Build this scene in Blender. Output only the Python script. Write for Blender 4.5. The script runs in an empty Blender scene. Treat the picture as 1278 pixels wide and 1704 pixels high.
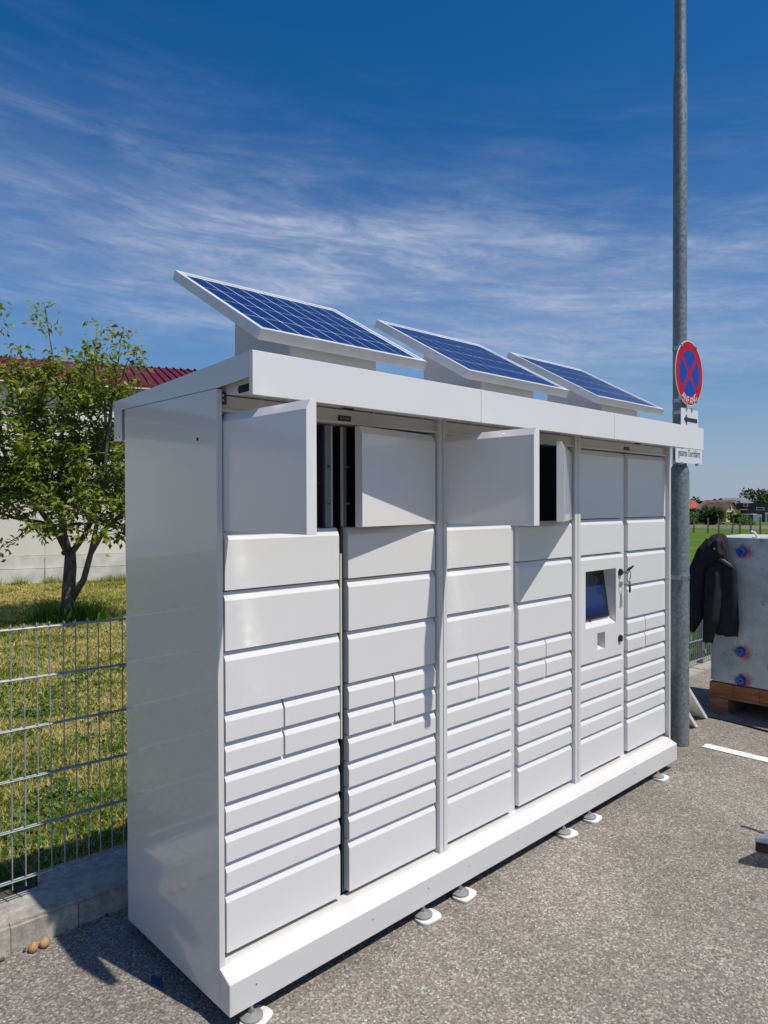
import bpy, bmesh, math, random
import numpy as np
from mathutils import Vector, Matrix
random.seed(7); rng = np.random.default_rng(11)
S = bpy.context.scene
COL = S.collection
R = math.radians

# ------------------------------------------------------------------ camera
cam_d = bpy.data.cameras.new('camera'); cam = bpy.data.objects.new('camera', cam_d); COL.objects.link(cam)
S.camera = cam
_r = Vector((0.7217, -0.6922, -0.0031)).normalized(); _f = Vector((0.69214, 0.72168, -0.01085)).normalized()
_u = _r.cross(_f).normalized(); _r = _f.cross(_u).normalized()
cam.matrix_world = Matrix(((_r.x, _u.x, -_f.x, -1.1874), (_r.y, _u.y, -_f.y, -2.0378), (_r.z, _u.z, -_f.z, 1.687), (0, 0, 0, 1)))
cam_d.sensor_fit = 'HORIZONTAL'; cam_d.sensor_width = 36.0; cam_d.lens = 36.0 * 1177.9 / 1278.0
cam_d.clip_start = 0.05; cam_d.clip_end = 6000

# ------------------------------------------------------------------ light
SUN_DIR = Vector((0.125, -0.548, 1.0)).normalized()            # towards the sun
sd = bpy.data.lights.new('sun', 'SUN'); sun = bpy.data.objects.new('sun', sd); COL.objects.link(sun)
sd.energy = 4.05; sd.angle = R(0.53); sd.color = (1.0, 0.95, 0.875)
sun.rotation_euler = SUN_DIR.to_track_quat('Z', 'Y').to_euler(); sun.location = (3, -8, 14)
S.view_settings.view_transform = 'Standard'; S.view_settings.look = 'None'
S.view_settings.exposure = 0.15; S.view_settings.gamma = 1.0; S.view_settings.use_curve_mapping = False
S.cycles.use_denoising = True
S.cycles.max_bounces = 8; S.cycles.diffuse_bounces = 4; S.cycles.glossy_bounces = 4
S.cycles.sample_clamp_indirect = 0.0; S.cycles.blur_glossy = 0.0; S.cycles.caustics_reflective = True

W = bpy.data.worlds.new('World'); S.world = W; W.use_nodes = True
wn = W.node_tree; wn.nodes.clear()
def N(t, typ, **k):
    n = t.nodes.new(typ)
    for a, b in k.items(): setattr(n, a, b)
    return n
def sock(n, k):
    return n.inputs[k]
def wire(t, a, b):
    t.links.new(a, b)
def math_node(t, op, a, b=None, clamp=False):
    n = N(t, 'ShaderNodeMath', operation=op, use_clamp=clamp)
    for i, v in enumerate((a, b)):
        if v is None: continue
        if isinstance(v, (int, float)): n.inputs[i].default_value = v
        else: wire(t, v, n.inputs[i])
    return n.outputs[0]
def ramp(t, fac, stops, interp='LINEAR'):
    n = N(t, 'ShaderNodeValToRGB'); n.color_ramp.interpolation = interp
    e = n.color_ramp.elements
    while len(e) < len(stops): e.new(0.5)
    for i, (p, c) in enumerate(stops):
        e[i].position = p
        e[i].color = (c, c, c, 1) if isinstance(c, (int, float)) else (*c, 1)
    wire(t, fac, n.inputs['Fac']); return n.outputs['Color']
def mix(t, fac, a, b, blend='MIX'):
    n = N(t, 'ShaderNodeMix', data_type='RGBA', blend_type=blend)
    for k, v in ((0, fac), (6, a), (7, b)):
        if isinstance(v, (int, float)): n.inputs[k].default_value = v
        elif isinstance(v, tuple): n.inputs[k].default_value = (*v, 1)
        else: wire(t, v, n.inputs[k])
    return n.outputs[2]
def noise(t, vec, scale, detail=4, rough=0.55, dist=0.0, out='Fac'):
    n = N(t, 'ShaderNodeTexNoise'); n.inputs['Scale'].default_value = scale
    n.inputs['Detail'].default_value = detail; n.inputs['Roughness'].default_value = rough; n.inputs['Distortion'].default_value = dist
    if vec is not None: wire(t, vec, n.inputs['Vector'])
    return n.outputs[out]

sky = N(wn, 'ShaderNodeTexSky', sky_type='NISHITA'); sky.sun_disc = False
sky.sun_elevation = R(60.7); sky.sun_rotation = R(167.2); sky.altitude = 200; sky.air_density = 1.0; sky.dust_density = 0.6; sky.ozone_density = 2.5
hs = N(wn, 'ShaderNodeHueSaturation'); hs.inputs['Saturation'].default_value = 1.43; hs.inputs['Value'].default_value = 1.04; hs.inputs['Hue'].default_value = 0.505
wire(wn, sky.outputs[0], hs.inputs['Color'])
tc = N(wn, 'ShaderNodeTexCoord')
sep = N(wn, 'ShaderNodeSeparateXYZ'); wire(wn, tc.outputs['Generated'], sep.inputs[0])
def dot_dir(v):
    n = N(wn, 'ShaderNodeVectorMath', operation='DOT_PRODUCT'); wire(wn, tc.outputs['Generated'], n.inputs[0]); n.inputs[1].default_value = v
    return n.outputs['Value']
du = dot_dir((0.722, -0.692, 0.0)); dv = dot_dir((0.692, 0.722, 0.0)); dz = sep.outputs['Z']
cv = N(wn, 'ShaderNodeCombineXYZ')
zt = math_node(wn, 'ADD', dz, math_node(wn, 'MULTIPLY', du, 0.10))        # cirrus drawn out and slightly tilted
SKY_SHIFT2 = 20.6
wire(wn, math_node(wn, 'ADD', math_node(wn, 'MULTIPLY', du, 1.9), SKY_SHIFT2), cv.inputs[0]); wire(wn, math_node(wn, 'MULTIPLY', dv, 1.9), cv.inputs[1]); wire(wn, math_node(wn, 'MULTIPLY', zt, 13.0), cv.inputs[2])
streak = noise(wn, cv.outputs[0], 1.6, 10, 0.66, 0.45)
cv2 = N(wn, 'ShaderNodeCombineXYZ')
wire(wn, math_node(wn, 'MULTIPLY', du, 6.0), cv2.inputs[0]); wire(wn, math_node(wn, 'MULTIPLY', dv, 6.0), cv2.inputs[1]); wire(wn, math_node(wn, 'MULTIPLY', zt, 26.0), cv2.inputs[2])
fine = noise(wn, cv2.outputs[0], 1.6, 8, 0.72, 0.5)
cv3 = N(wn, 'ShaderNodeCombineXYZ')
SKY_SHIFT = 10.4
wire(wn, math_node(wn, 'ADD', math_node(wn, 'MULTIPLY', du, 1.0), SKY_SHIFT), cv3.inputs[0]); wire(wn, math_node(wn, 'MULTIPLY', dv, 1.0), cv3.inputs[1]); wire(wn, math_node(wn, 'MULTIPLY', zt, 2.2), cv3.inputs[2])
big = noise(wn, cv3.outputs[0], 1.5, 3, 0.5, 0.2)
band = ramp(wn, zt, [(0.0, 0.25), (0.10, 0.12), (0.17, 0.22), (0.23, 0.85), (0.34, 1.0), (0.385, 0.6), (0.43, 0.16), (0.55, 0.0)], 'EASE')
dens = math_node(wn, 'MULTIPLY', band, ramp(wn, streak, [(0.38, 0.0), (0.68, 1.0)], 'EASE'))
dens = math_node(wn, 'MULTIPLY', dens, ramp(wn, fine, [(0.3, 0.2), (0.7, 1.25)]))
dens = math_node(wn, 'MULTIPLY', dens, ramp(wn, big, [(0.35, 0.25), (0.62, 1.3)]), True)
veil = math_node(wn, 'MULTIPLY', ramp(wn, zt, [(0.0, 0.2), (0.12, 0.05), (0.17, 0.10), (0.25, 0.50), (0.34, 0.45), (0.41, 0.10), (0.48, 0.0)], 'EASE'), ramp(wn, big, [(0.3, 0.4), (0.7, 1.0)]))
dens = math_node(wn, 'ADD', math_node(wn, 'MULTIPLY', dens, 0.50), math_node(wn, 'MULTIPLY', math_node(wn, 'MULTIPLY', veil, ramp(wn, fine, [(0.25, 0.6), (0.75, 1.4)])), 0.62), True)
hz = ramp(wn, dz, [(0.0, 0.95), (0.05, 0.85), (0.13, 0.50), (0.26, 0.0)], 'EASE')
clear = mix(wn, hz, hs.outputs[0], ramp(wn, dz, [(0.0, (3.6, 4.3, 5.2)), (0.06, (2.9, 4.0, 5.6)), (0.16, (1.5, 2.9, 5.1))]))
clouded = mix(wn, dens, clear, (4.9, 5.6, 7.2))
bg = N(wn, 'ShaderNodeBackground'); wire(wn, clouded, bg.inputs[0]); bg.inputs[1].default_value = 0.086
wo = N(wn, 'ShaderNodeOutputWorld'); wire(wn, bg.outputs[0], wo.inputs[0])

# ------------------------------------------------------------------ materials
def material(name, color=(0.5, 0.5, 0.5), rough=0.5, metal=0.0, coat=0.0, spec=0.5):
    m = bpy.data.materials.new(name); m.use_nodes = True
    b = m.node_tree.nodes['Principled BSDF']
    b.inputs['Base Color'].default_value = (*color, 1); b.inputs['Roughness'].default_value = rough
    b.inputs['Metallic'].default_value = metal; b.inputs['Coat Weight'].default_value = coat
    b.inputs['Specular IOR Level'].default_value = spec
    b.inputs['Coat Roughness'].default_value = 0.04
    return m
def pb(m): return m.node_tree.nodes['Principled BSDF']
def coords(m, kind='Object'):
    return N(m.node_tree, 'ShaderNodeTexCoord').outputs[kind]
def bump(m, height, strength, dist):
    n = N(m.node_tree, 'ShaderNodeBump'); n.inputs['Strength'].default_value = strength; n.inputs['Distance'].default_value = dist
    wire(m.node_tree, height, n.inputs['Height']); wire(m.node_tree, n.outputs[0], pb(m).inputs['Normal'])
def varied(name, c1, c2, scale, rough=0.6, metal=0.0, bs=0.0, bd=0.002, detail=5, lo=0.35, hi=0.65, rr=None, coat=0.0, stretch=None):
    m = material(name, c1, rough, metal, coat); t = m.node_tree; v = coords(m)
    if stretch:
        mp = N(t, 'ShaderNodeMapping'); mp.inputs['Scale'].default_value = stretch; wire(t, v, mp.inputs[0]); v = mp.outputs[0]
    f = noise(t, v, scale, detail)
    wire(t, ramp(t, f, [(lo, c1), (hi, c2)]), pb(m).inputs['Base Color'])
    if rr: wire(t, ramp(t, f, [(lo, rr[0]), (hi, rr[1])]), pb(m).inputs['Roughness'])
    if bs: bump(m, f, bs, bd)
    return m
M = {}
def white_paint(name, c, rough, coat, dirt=0.03):
    m = material(name, c, rough, 0, coat); t = m.node_tree; v = coords(m)
    f = noise(t, v, 3.0, 5, 0.6)
    wire(t, ramp(t, f, [(0.3, tuple(x * (1 - dirt) for x in c)), (0.7, c)]), pb(m).inputs['Base Color'])
    f2 = noise(t, v, 2.2, 2); bump(m, f2, 0.12, 0.01)
    f3 = noise(t, v, 7.0, 6, 0.65); wire(t, ramp(t, f3, [(0.35, rough * 0.92), (0.7, min(1, rough * 1.25))]), pb(m).inputs['Roughness'])
    return m
M['door'] = white_paint('white_powder_coat', (0.68, 0.668, 0.645), 0.30, 0.5); pb(M['door']).inputs['Coat Roughness'].default_value = 0.13
M['gloss'] = white_paint('white_gloss_paint', (0.63, 0.615, 0.585), 0.22, 0.9)
M['roofwhite'] = white_paint('white_roof_paint', (0.70, 0.688, 0.662), 0.35, 0.3)
M['plinth'] = white_paint('white_plinth_paint', (0.61, 0.60, 0.58), 0.35, 0.3)
M['opendoor'] = white_paint('white_gloss_door', (0.74, 0.72, 0.69), 0.30, 1.0); pb(M['opendoor']).inputs['Coat Roughness'].default_value = 0.085
for l_ in list(pb(M['opendoor']).inputs['Normal'].links): M['opendoor'].node_tree.links.remove(l_)
M['frame'] = white_paint('white_frame_paint', (0.62, 0.61, 0.59), 0.35, 0.2)
M['inner'] = material('anthracite_inner_steel', (0.030, 0.038, 0.055), 0.45)
M['black'] = material('black_gap', (0.004, 0.004, 0.005), 0.7)
M['blackgloss'] = material('black_plastic', (0.008, 0.008, 0.009), 0.3)
M['seal'] = material('cream_foam_seal', (0.50, 0.49, 0.40), 0.8)
M['zinc'] = varied('zinc_plated', (0.35, 0.36, 0.37), (0.55, 0.56, 0.57), 40, 0.35, 0.9)
M['greyflange'] = material('grey_flange', (0.20, 0.21, 0.23), 0.5, 0.3)
M['alu'] = varied('white_aluminium_frame', (0.62, 0.63, 0.63), (0.72, 0.73, 0.73), 8, 0.4, 0.15)
M['bracket'] = white_paint('bracket_paint', (0.58, 0.58, 0.57), 0.45, 0.1)
M['padwhite'] = varied('white_pad_plastic', (0.60, 0.59, 0.56), (0.75, 0.75, 0.73), 18, 0.5)
M['discgrey'] = material('grey_foot_disc', (0.22, 0.22, 0.21), 0.6)
M['screen'] = None
M['pv_gap'] = material('solar_backsheet', (0.75, 0.80, 0.88), 0.3, 0, 0.1)
m = material('solar_cell', (0.010, 0.03, 0.14), 0.3, 0, 0.40, 0.3); t = m.node_tree
v = coords(m); vo = N(t, 'ShaderNodeTexVoronoi'); vo.inputs['Scale'].default_value = 55; wire(t, v, vo.inputs['Vector'])
sepc = N(t, 'ShaderNodeSeparateColor'); wire(t, vo.outputs['Color'], sepc.inputs[0])
wire(t, ramp(t, sepc.outputs[0], [(0.0, (0.004, 0.010, 0.075)), (1.0, (0.010, 0.024, 0.13))]), pb(m).inputs['Base Color'])
pb(m).inputs['Coat Roughness'].default_value = 0.08
M['pv'] = m
# asphalt
m = material('asphalt', (0.2, 0.2, 0.2), 0.9, 0, 0, 0.3); t = m.node_tree; v = coords(m)
vo = N(t, 'ShaderNodeTexVoronoi'); vo.inputs['Scale'].default_value = 135; wire(t, v, vo.inputs['Vector'])
vs = N(t, 'ShaderNodeTexVoronoi'); vs.inputs['Scale'].default_value = 290; wire(t, v, vs.inputs['Vector'])
sc1 = N(t, 'ShaderNodeSeparateColor'); wire(t, vo.outputs['Color'], sc1.inputs[0])
sc2 = N(t, 'ShaderNodeSeparateColor'); wire(t, vs.outputs['Color'], sc2.inputs[0])
g1 = ramp(t, sc1.outputs[0], [(0.0, (0.07, 0.065, 0.055)), (0.35, (0.185, 0.18, 0.15)), (0.70, (0.30, 0.27, 0.235)), (0.88, (0.46, 0.43, 0.37)), (1.0, (0.66, 0.62, 0.55))])
g2 = ramp(t, sc2.outputs[1], [(0.0, (0.075, 0.068, 0.06)), (0.4, (0.20, 0.185, 0.162)), (1.0, (0.38, 0.35, 0.31))])
base = mix(t, 0.42, g1, g2)
base = mix(t, ramp(t, sc1.outputs[2], [(0.80, 0.0), (0.95, 0.35)]), base, (0.30, 0.20, 0.14))
big_ = noise(t, v, 0.9, 6, 0.6)
base = mix(t, 1.0, base, ramp(t, big_, [(0.3, 0.78), (0.7, 1.16)]), 'MULTIPLY')
med = noise(t, v, 9, 4, 0.6)
base = mix(t, 1.0, base, ramp(t, med, [(0.3, 0.88), (0.7, 1.08)]), 'MULTIPLY')
base = mix(t, 1.0, base, (0.92, 0.90, 0.875), 'MULTIPLY')
wire(t, base, pb(m).inputs['Base Color'])
hsum = math_node(t, 'ADD', math_node(t, 'MULTIPLY', vo.outputs['Distance'], -1.0), math_node(t, 'MULTIPLY', vs.outputs['Distance'], -0.5))
bump(m, hsum, 0.55, 0.004)
M['asphalt'] = m
m = material('blue_spray_on_asphalt', (0.02, 0.035, 0.13), 0.85); M['bluemark'] = m
m = varied('worn_road_paint', (0.62, 0.62, 0.58), (0.80, 0.80, 0.77), 25, 0.7, bs=0.3); M['roadpaint'] = m
# kerb concrete
m = material('kerb_concrete', (0.3, 0.3, 0.28), 0.9); t = m.node_tree; v = coords(m)
f = noise(t, v, 22, 8, 0.7); f2 = noise(t, v, 120, 4, 0.7); f3 = noise(t, v, 4.5, 5, 0.6)
b_ = mix(t, 0.5, ramp(t, f, [(0.3, (0.10, 0.095, 0.075)), (0.5, (0.31, 0.29, 0.24)), (0.68, (0.55, 0.52, 0.44))]), ramp(t, f2, [(0.3, (0.24, 0.225, 0.185)), (0.7, (0.50, 0.475, 0.41))]))
b_ = mix(t, 1.0, b_, ramp(t, f3, [(0.3, 0.75), (0.65, 1.15)]), 'MULTIPLY')
wire(t, b_, pb(m).inputs['Base Color']); bump(m, f, 0.5, 0.006)
M['kerb'] = m
M['soil'] = varied('dark_soil', (0.035, 0.03, 0.02), (0.09, 0.075, 0.05), 40, 0.95, bs=0.5, bd=0.01)
# lawn ground
m = material('lawn_ground', (0.08, 0.09, 0.03), 0.95, 0, 0, 0.2); t = m.node_tree; v = coords(m)
f = noise(t, v, 1.3, 6, 0.65); f2 = noise(t, v, 14, 6, 0.7); f3 = noise(t, v, 0.05, 3, 0.5)
b_ = ramp(t, f, [(0.3, (0.13, 0.155, 0.04)), (0.5, (0.22, 0.205, 0.075)), (0.68, (0.33, 0.27, 0.125))])
b_ = mix(t, 0.5, b_, ramp(t, f2, [(0.3, (0.05, 0.055, 0.02)), (0.6, (0.20, 0.18, 0.075))]))
# the far meadow is a fresher green
sp = N(t, 'ShaderNodeSeparateXYZ'); wire(t, v, sp.inputs[0])
farf = math_node(t, 'SUBTRACT', math_node(t, 'MULTIPLY', sp.outputs[0], 0.2), 1.6, True)
wave = noise(t, v, 0.22, 4, 0.6)
fg = ramp(t, f2, [(0.3, (0.035, 0.09, 0.004)), (0.7, (0.095, 0.165, 0.008))])
fg = mix(t, ramp(t, wave, [(0.5, 0.0), (0.75, 0.45)]), fg, (0.17, 0.20, 0.05))
b_ = mix(t, farf, b_, fg)
wire(t, b_, pb(m).inputs['Base Color']); bump(m, f2, 0.6, 0.03)
M['lawn'] = m
def tinted(name, stops, rough=0.55, trans=0.0):
    """colour of each blade or leaf by its own value stored on the mesh"""
    m = material(name, stops[0][1], rough, 0, 0, 0.35); t = m.node_tree
    a = N(t, 'ShaderNodeAttribute', attribute_name='tint')
    c = ramp(t, a.outputs['Fac'], stops); wire(t, c, pb(m).inputs['Base Color'])
    if trans:
        tr = N(t, 'ShaderNodeBsdfTranslucent'); wire(t, mix(t, 1.0, c, (1.5, 1.6, 0.8), 'MULTIPLY'), tr.inputs[0])
        ms = N(t, 'ShaderNodeMixShader'); ms.inputs[0].default_value = trans
        out = t.nodes['Material Output']
        wire(t, pb(m).outputs[0], ms.inputs[1]); wire(t, tr.outputs[0], ms.inputs[2]); wire(t, ms.outputs[0], out.inputs[0])
    return m
M['blade'] = tinted('grass_blades', [(0.0, (0.09, 0.16, 0.02)), (0.32, (0.23, 0.27, 0.04)), (0.55, (0.46, 0.39, 0.12)), (1.0, (0.70, 0.56, 0.29))], 0.6, 0.3)
M['weed'] = tinted('weed_leaves', [(0.0, (0.035, 0.085, 0.012)), (0.6, (0.09, 0.175, 0.02)), (1.0, (0.19, 0.28, 0.05))], 0.5, 0.3)
M['meadow'] = tinted('meadow_blades', [(0.0, (0.05, 0.13, 0.012)), (0.6, (0.11, 0.21, 0.025)), (1.0, (0.22, 0.27, 0.07))], 0.6, 0.3)
M['leaf'] = tinted('walnut_leaves', [(0.0, (0.06, 0.095, 0.012)), (0.5, (0.17, 0.215, 0.03)), (1.0, (0.44, 0.43, 0.10))], 0.42, 0.42)
M['hedge'] = tinted('hedge_leaves', [(0.0, (0.015, 0.035, 0.012)), (0.6, (0.035, 0.07, 0.02)), (1.0, (0.08, 0.12, 0.03))], 0.6, 0.15)
M['shrub'] = tinted('bright_shrub_leaves', [(0.0, (0.04, 0.09, 0.012)), (1.0, (0.12, 0.20, 0.03))], 0.6, 0.2)
M['bark'] = varied('grey_brown_bark', (0.05, 0.042, 0.035), (0.17, 0.15, 0.125), 14, 0.9, bs=0.8, bd=0.01, stretch=(2.5, 2.5, 0.6))
M['galv'] = varied('galvanised_steel', (0.13, 0.155, 0.165), (0.235, 0.265, 0.28), 48, 0.5, 0.3, detail=3, lo=0.35, hi=0.68, rr=(0.42, 0.6), bs=0.03)
M['wire'] = varied('galvanised_wire', (0.24, 0.26, 0.275), (0.38, 0.40, 0.415), 30, 0.5, 0.25)
# rendered wall
m = material('cream_render', (0.6, 0.57, 0.5), 0.9); t = m.node_tree; v = coords(m)
f = noise(t, v, 0.6, 6, 0.6); f2 = noise(t, v, 30, 4, 0.7)
b_ = ramp(t, f, [(0.3, (0.64, 0.60, 0.52)), (0.7, (0.76, 0.72, 0.63))]); wire(t, b_, pb(m).inputs['Base Color']); bump(m, f2, 0.15, 0.01)
M['render'] = m
M['plinthc'] = varied('concrete_plinth', (0.52, 0.50, 0.45), (0.72, 0.70, 0.64), 2.5, 0.9, bs=0.2)
M['redroof'] = varied('dark_red_sheet', (0.080, 0.009, 0.016), (0.13, 0.014, 0.026), 2, 0.7)
pb(M['redroof']).inputs['Specular IOR Level'].default_value = 0.25
M['block'] = None

# ------------------------------------------------------------------ mesh helpers
class MB:
    def __init__(s): s.v = []; s.f = []
    def add(s, vs, fs):
        o = len(s.v); s.v += [tuple(x) for x in vs]; s.f += [tuple(i + o for i in f) for f in fs]; return s
    def box(s, x0, x1, y0, y1, z0, z1):
        return s.add([(x0, y0, z0), (x1, y0, z0), (x1, y1, z0), (x0, y1, z0), (x0, y0, z1), (x1, y0, z1), (x1, y1, z1), (x0, y1, z1)],
                     [(0, 3, 2, 1), (4, 5, 6, 7), (0, 1, 5, 4), (1, 2, 6, 5), (2, 3, 7, 6), (3, 0, 4, 7)])
    def prism_x(s, prof, x0, x1):        # prof: list of (y, z), counter-clockwise seen from +X
        n = len(prof)
        vs = [(x0, y, z) for y, z in prof] + [(x1, y, z) for y, z in prof]
        fs = [tuple(reversed(range(n))), tuple(range(n, 2 * n))] + [(i, (i + 1) % n, n + (i + 1) % n, n + i) for i in range(n)]
        return s.add(vs, fs)
    def prism_y(s, prof, y0, y1):        # prof: list of (x, z)
        n = len(prof)
        vs = [(x, y0, z) for x, z in prof] + [(x, y1, z) for x, z in prof]
        fs = [tuple(range(n)), tuple(reversed(range(n, 2 * n)))] + [((i + 1) % n, i, n + i, n + (i + 1) % n) for i in range(n)]
        return s.add(vs, fs)
    def prism_z(s, prof, z0, z1):
        n = len(prof)
        vs = [(x, y, z0) for x, y in prof] + [(x, y, z1) for x, y in prof]
        fs = [tuple(reversed(range(n))), tuple(range(n, 2 * n))] + [(i, (i + 1) % n, n + (i + 1) % n, n + i) for i in range(n)]
        return s.add(vs, fs)
    def tube(s, pts, rads, n=8, caps=True):
        pts = [Vector(p) for p in pts]
        if isinstance(rads, (int, float)): rads = [rads] * len(pts)
        o = len(s.v); prev = None
        for i, p in enumerate(pts):
            d = (pts[min(i + 1, len(pts) - 1)] - pts[max(i - 1, 0)])
            if d.length < 1e-9: d = Vector((0, 0, 1))
            d.normalize()
            if prev is None:
                a = Vector((1, 0, 0)) if abs(d.x) < 0.8 else Vector((0, 1, 0)); a = (a - d * a.dot(d)).normalized()
            else:
                a = prev - d * prev.dot(d)
                a = a.normalized() if a.length > 1e-6 else Vector((1, 0, 0))
            prev = a; b = d.cross(a)
            for k in range(n):
                an = 2 * math.pi * k / n
                s.v.append(tuple(p + (a * math.cos(an) + b * math.sin(an)) * rads[i]))
        for i in range(len(pts) - 1):
            for k in range(n):
                a0 = o + i * n + k; a1 = o + i * n + (k + 1) % n
                s.f.append((a0, a1, a1 + n, a0 + n))
        if caps:
            s.f.append(tuple(reversed(range(o, o + n)))); s.f.append(tuple(range(o + (len(pts) - 1) * n, o + len(pts) * n)))
        return s
    def build(s, name, mat=None, parent=None, loc=(0, 0, 0), smooth=False, bevel=0.0, rot=None, angle=30):
        me = bpy.data.meshes.new(name); me.from_pydata([(x - loc[0], y - loc[1], z - loc[2]) for x, y, z in s.v], [], s.f); me.update()
        return link(name, me, mat, parent, loc, smooth, bevel, rot, angle)
def link(name, me, mat=None, parent=None, loc=(0, 0, 0), smooth=False, bevel=0.0, rot=None, angle=30):
    if mat is not None and not me.materials: me.materials.append(mat)
    o = bpy.data.objects.new(name, me); COL.objects.link(o)
    o.location = loc
    if rot: o.rotation_euler = rot
    if parent is not None:
        o.parent = parent
        wl = Vector((0, 0, 0)); q = parent
        while q is not None: wl += q.location; q = q.parent
        o.location = Vector(loc) - wl
    if smooth:
        for p in me.polygons: p.use_smooth = True
        try: me.set_sharp_from_angle(angle=R(angle))
        except Exception: pass
    if bevel:
        b = o.modifiers.new('edge', 'BEVEL'); b.width = bevel; b.segments = 2; b.limit_method = 'ANGLE'; b.angle_limit = R(25)
        b.harden_normals = False
    return o
def thing(name, label, cat, loc=(0, 0, 0), group=None):
    o = bpy.data.objects.new(name, None); COL.objects.link(o); o.location = loc; o.empty_display_size = 0.1
    return tag(o, label, cat, group)
def tag(o, label=None, cat=None, group=None, kind=None):
    if label: o['label'] = label
    if cat: o['category'] = cat
    if group: o['group'] = group
    if kind: o['kind'] = kind
    return o
def copy_part(src, parent, loc=None, rot=None, scale=None):
    c = src.copy(); COL.objects.link(c); c.parent = parent
    if loc is not None: c.location = loc
    if rot is not None: c.rotation_euler = rot
    if scale is not None: c.scale = scale
    return c
def np_mesh(name, V, F, tint=None, mat=None, parent=None, loc=(0, 0, 0), smooth=False):
    """V (n,3) float, F (m,k) int, tint per face"""
    me = bpy.data.meshes.new(name); V = np.asarray(V, np.float32); F = np.asarray(F, np.int32); k = F.shape[1]
    me.vertices.add(len(V)); me.vertices.foreach_set('co', (V - np.array(loc, np.float32)).ravel())
    me.loops.add(F.size); me.loops.foreach_set('vertex_index', F.ravel())
    me.polygons.add(len(F)); me.polygons.foreach_set('loop_start', np.arange(0, F.size, k, dtype=np.int32))
    try: me.polygons.foreach_set('loop_total', np.full(len(F), k, np.int32))
    except Exception: pass
    me.update(calc_edges=True)
    if tint is not None:
        a = me.attributes.new('tint', 'FLOAT', 'FACE'); a.data.foreach_set('value', np.asarray(tint, np.float32))
    me.validate()
    return link(name, me, mat, parent, loc, smooth)
def text_obj(name, body, size, mat, parent, loc, rot=(R(90), 0, 0), extrude=0.0006, align='CENTER', sx=1.0):
    cu = bpy.data.curves.new(name, 'FONT'); cu.body = body; cu.size = size; cu.extrude = extrude
    cu.align_x = align; cu.align_y = 'CENTER'; cu.materials.append(mat)
    tmp = bpy.data.objects.new(name, cu); COL.objects.link(tmp); bpy.context.view_layer.update()
    me = bpy.data.meshes.new_from_object(tmp.evaluated_get(bpy.context.evaluated_depsgraph_get())); bpy.data.objects.remove(tmp)
    o = bpy.data.objects.new(name, me); COL.objects.link(o); o.parent = parent
    wl = Vector((0, 0, 0)); q = parent
    while q is not None: wl += q.location; q = q.parent
    o.location = Vector(loc) - wl; o.rotation_euler = rot; o.scale = (sx, 1, 1)
    return o

# ------------------------------------------------------------------ ground
def ground_z(x, y):
    return -0.22 - 0.0150 * np.clip(x, 0, 275)
def terrain():
    xs = np.concatenate([np.linspace(-2500, -60, 12), np.linspace(-40, 40, 41), np.linspace(50, 300, 20), np.linspace(400, 3000, 10)])
    ys = np.concatenate([[1.16], np.linspace(2, 60, 40), np.linspace(80, 3000, 14)])
    def sheet(xs, ys, name):
        X, Y = np.meshgrid(xs, ys, indexing='ij'); Z = ground_z(X, Y)
        n, k = X.shape; V = np.stack([X.ravel(), Y.ravel(), Z.ravel()], 1)
        i = np.arange(n * k).reshape(n, k); F = np.stack([i[:-1, :-1].ravel(), i[1:, :-1].ravel(), i[1:, 1:].ravel(), i[:-1, 1:].ravel()], 1)
        return np_mesh(name, V, F, None, M['lawn'], smooth=True)
    tag(sheet(xs, ys, 'lawn_ground'), kind='structure')
    xs2 = np.concatenate([np.linspace(30, 300, 20), np.linspace(400, 3000, 8)]); ys2 = np.array([-2500, -900, -300, -100, -40, -10, 1.16])
    tag(sheet(xs2, ys2, 'meadow_ground'), kind='structure')
terrain()
a = MB().add([(-2500, -2500, 0), (9.5, -2500, 0), (9.5, 0.862, 0), (-2500, 0.862, 0)], [(0, 1, 2, 3)]).build('asphalt_lot', M['asphalt']); tag(a, kind='structure')
a = MB().add([(9.5, -2500, 0), (30, -2500, -0.63), (30, 1.16, -0.63), (9.5, 1.16, -0.32)], [(0, 1, 2, 3)]).build('verge', M['lawn']); tag(a, kind='structure')
def fence_dz(x): return -0.0197 * (x + 0.36)
# kerb: each stone a piece of its own
kerb = bpy.data.objects.new('kerb', None); COL.objects.link(kerb); tag(kerb, kind='structure')
ksrc = []
for q in range(5):
    bm = bmesh.new(); bmesh.ops.create_cube(bm, size=1.0)
    bmesh.ops.scale(bm, vec=(0.2478, 0.236, 0.30), verts=bm.verts)
    bmesh.ops.bevel(bm, geom=[e for e in bm.edges if all(v.co.z > 0 for v in e.verts) and abs(e.verts[0].co.y - e.verts[1].co.y) < 0.01], offset=0.012, segments=2, affect='EDGES')
    for v_ in bm.verts: v_.co += Vector([random.uniform(-1, 1) * 0.0012 for _ in range(3)])
    me = bpy.data.meshes.new('kerb_stone'); bm.to_mesh(me); bm.free(); me.materials.append(M['kerb']); ksrc.append(me)
kc_ = 0
x = -0.372 - 0.2495 * 20
while x < 9.4:
    o = bpy.data.objects.new('kerb_stone', random.choice(ksrc)); COL.objects.link(o); o.parent = kerb
    o.location = (x + 0.125, 0.966 + random.uniform(-0.0025, 0.0025), max(0.106 + fence_dz(x), -0.0) - 0.15 + random.uniform(-0.002, 0.002)); x += 0.2495
fo = bpy.data.objects.new('fence_footing', None); COL.objects.link(fo); tag(fo, kind='structure')
x = -0.16
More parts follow.
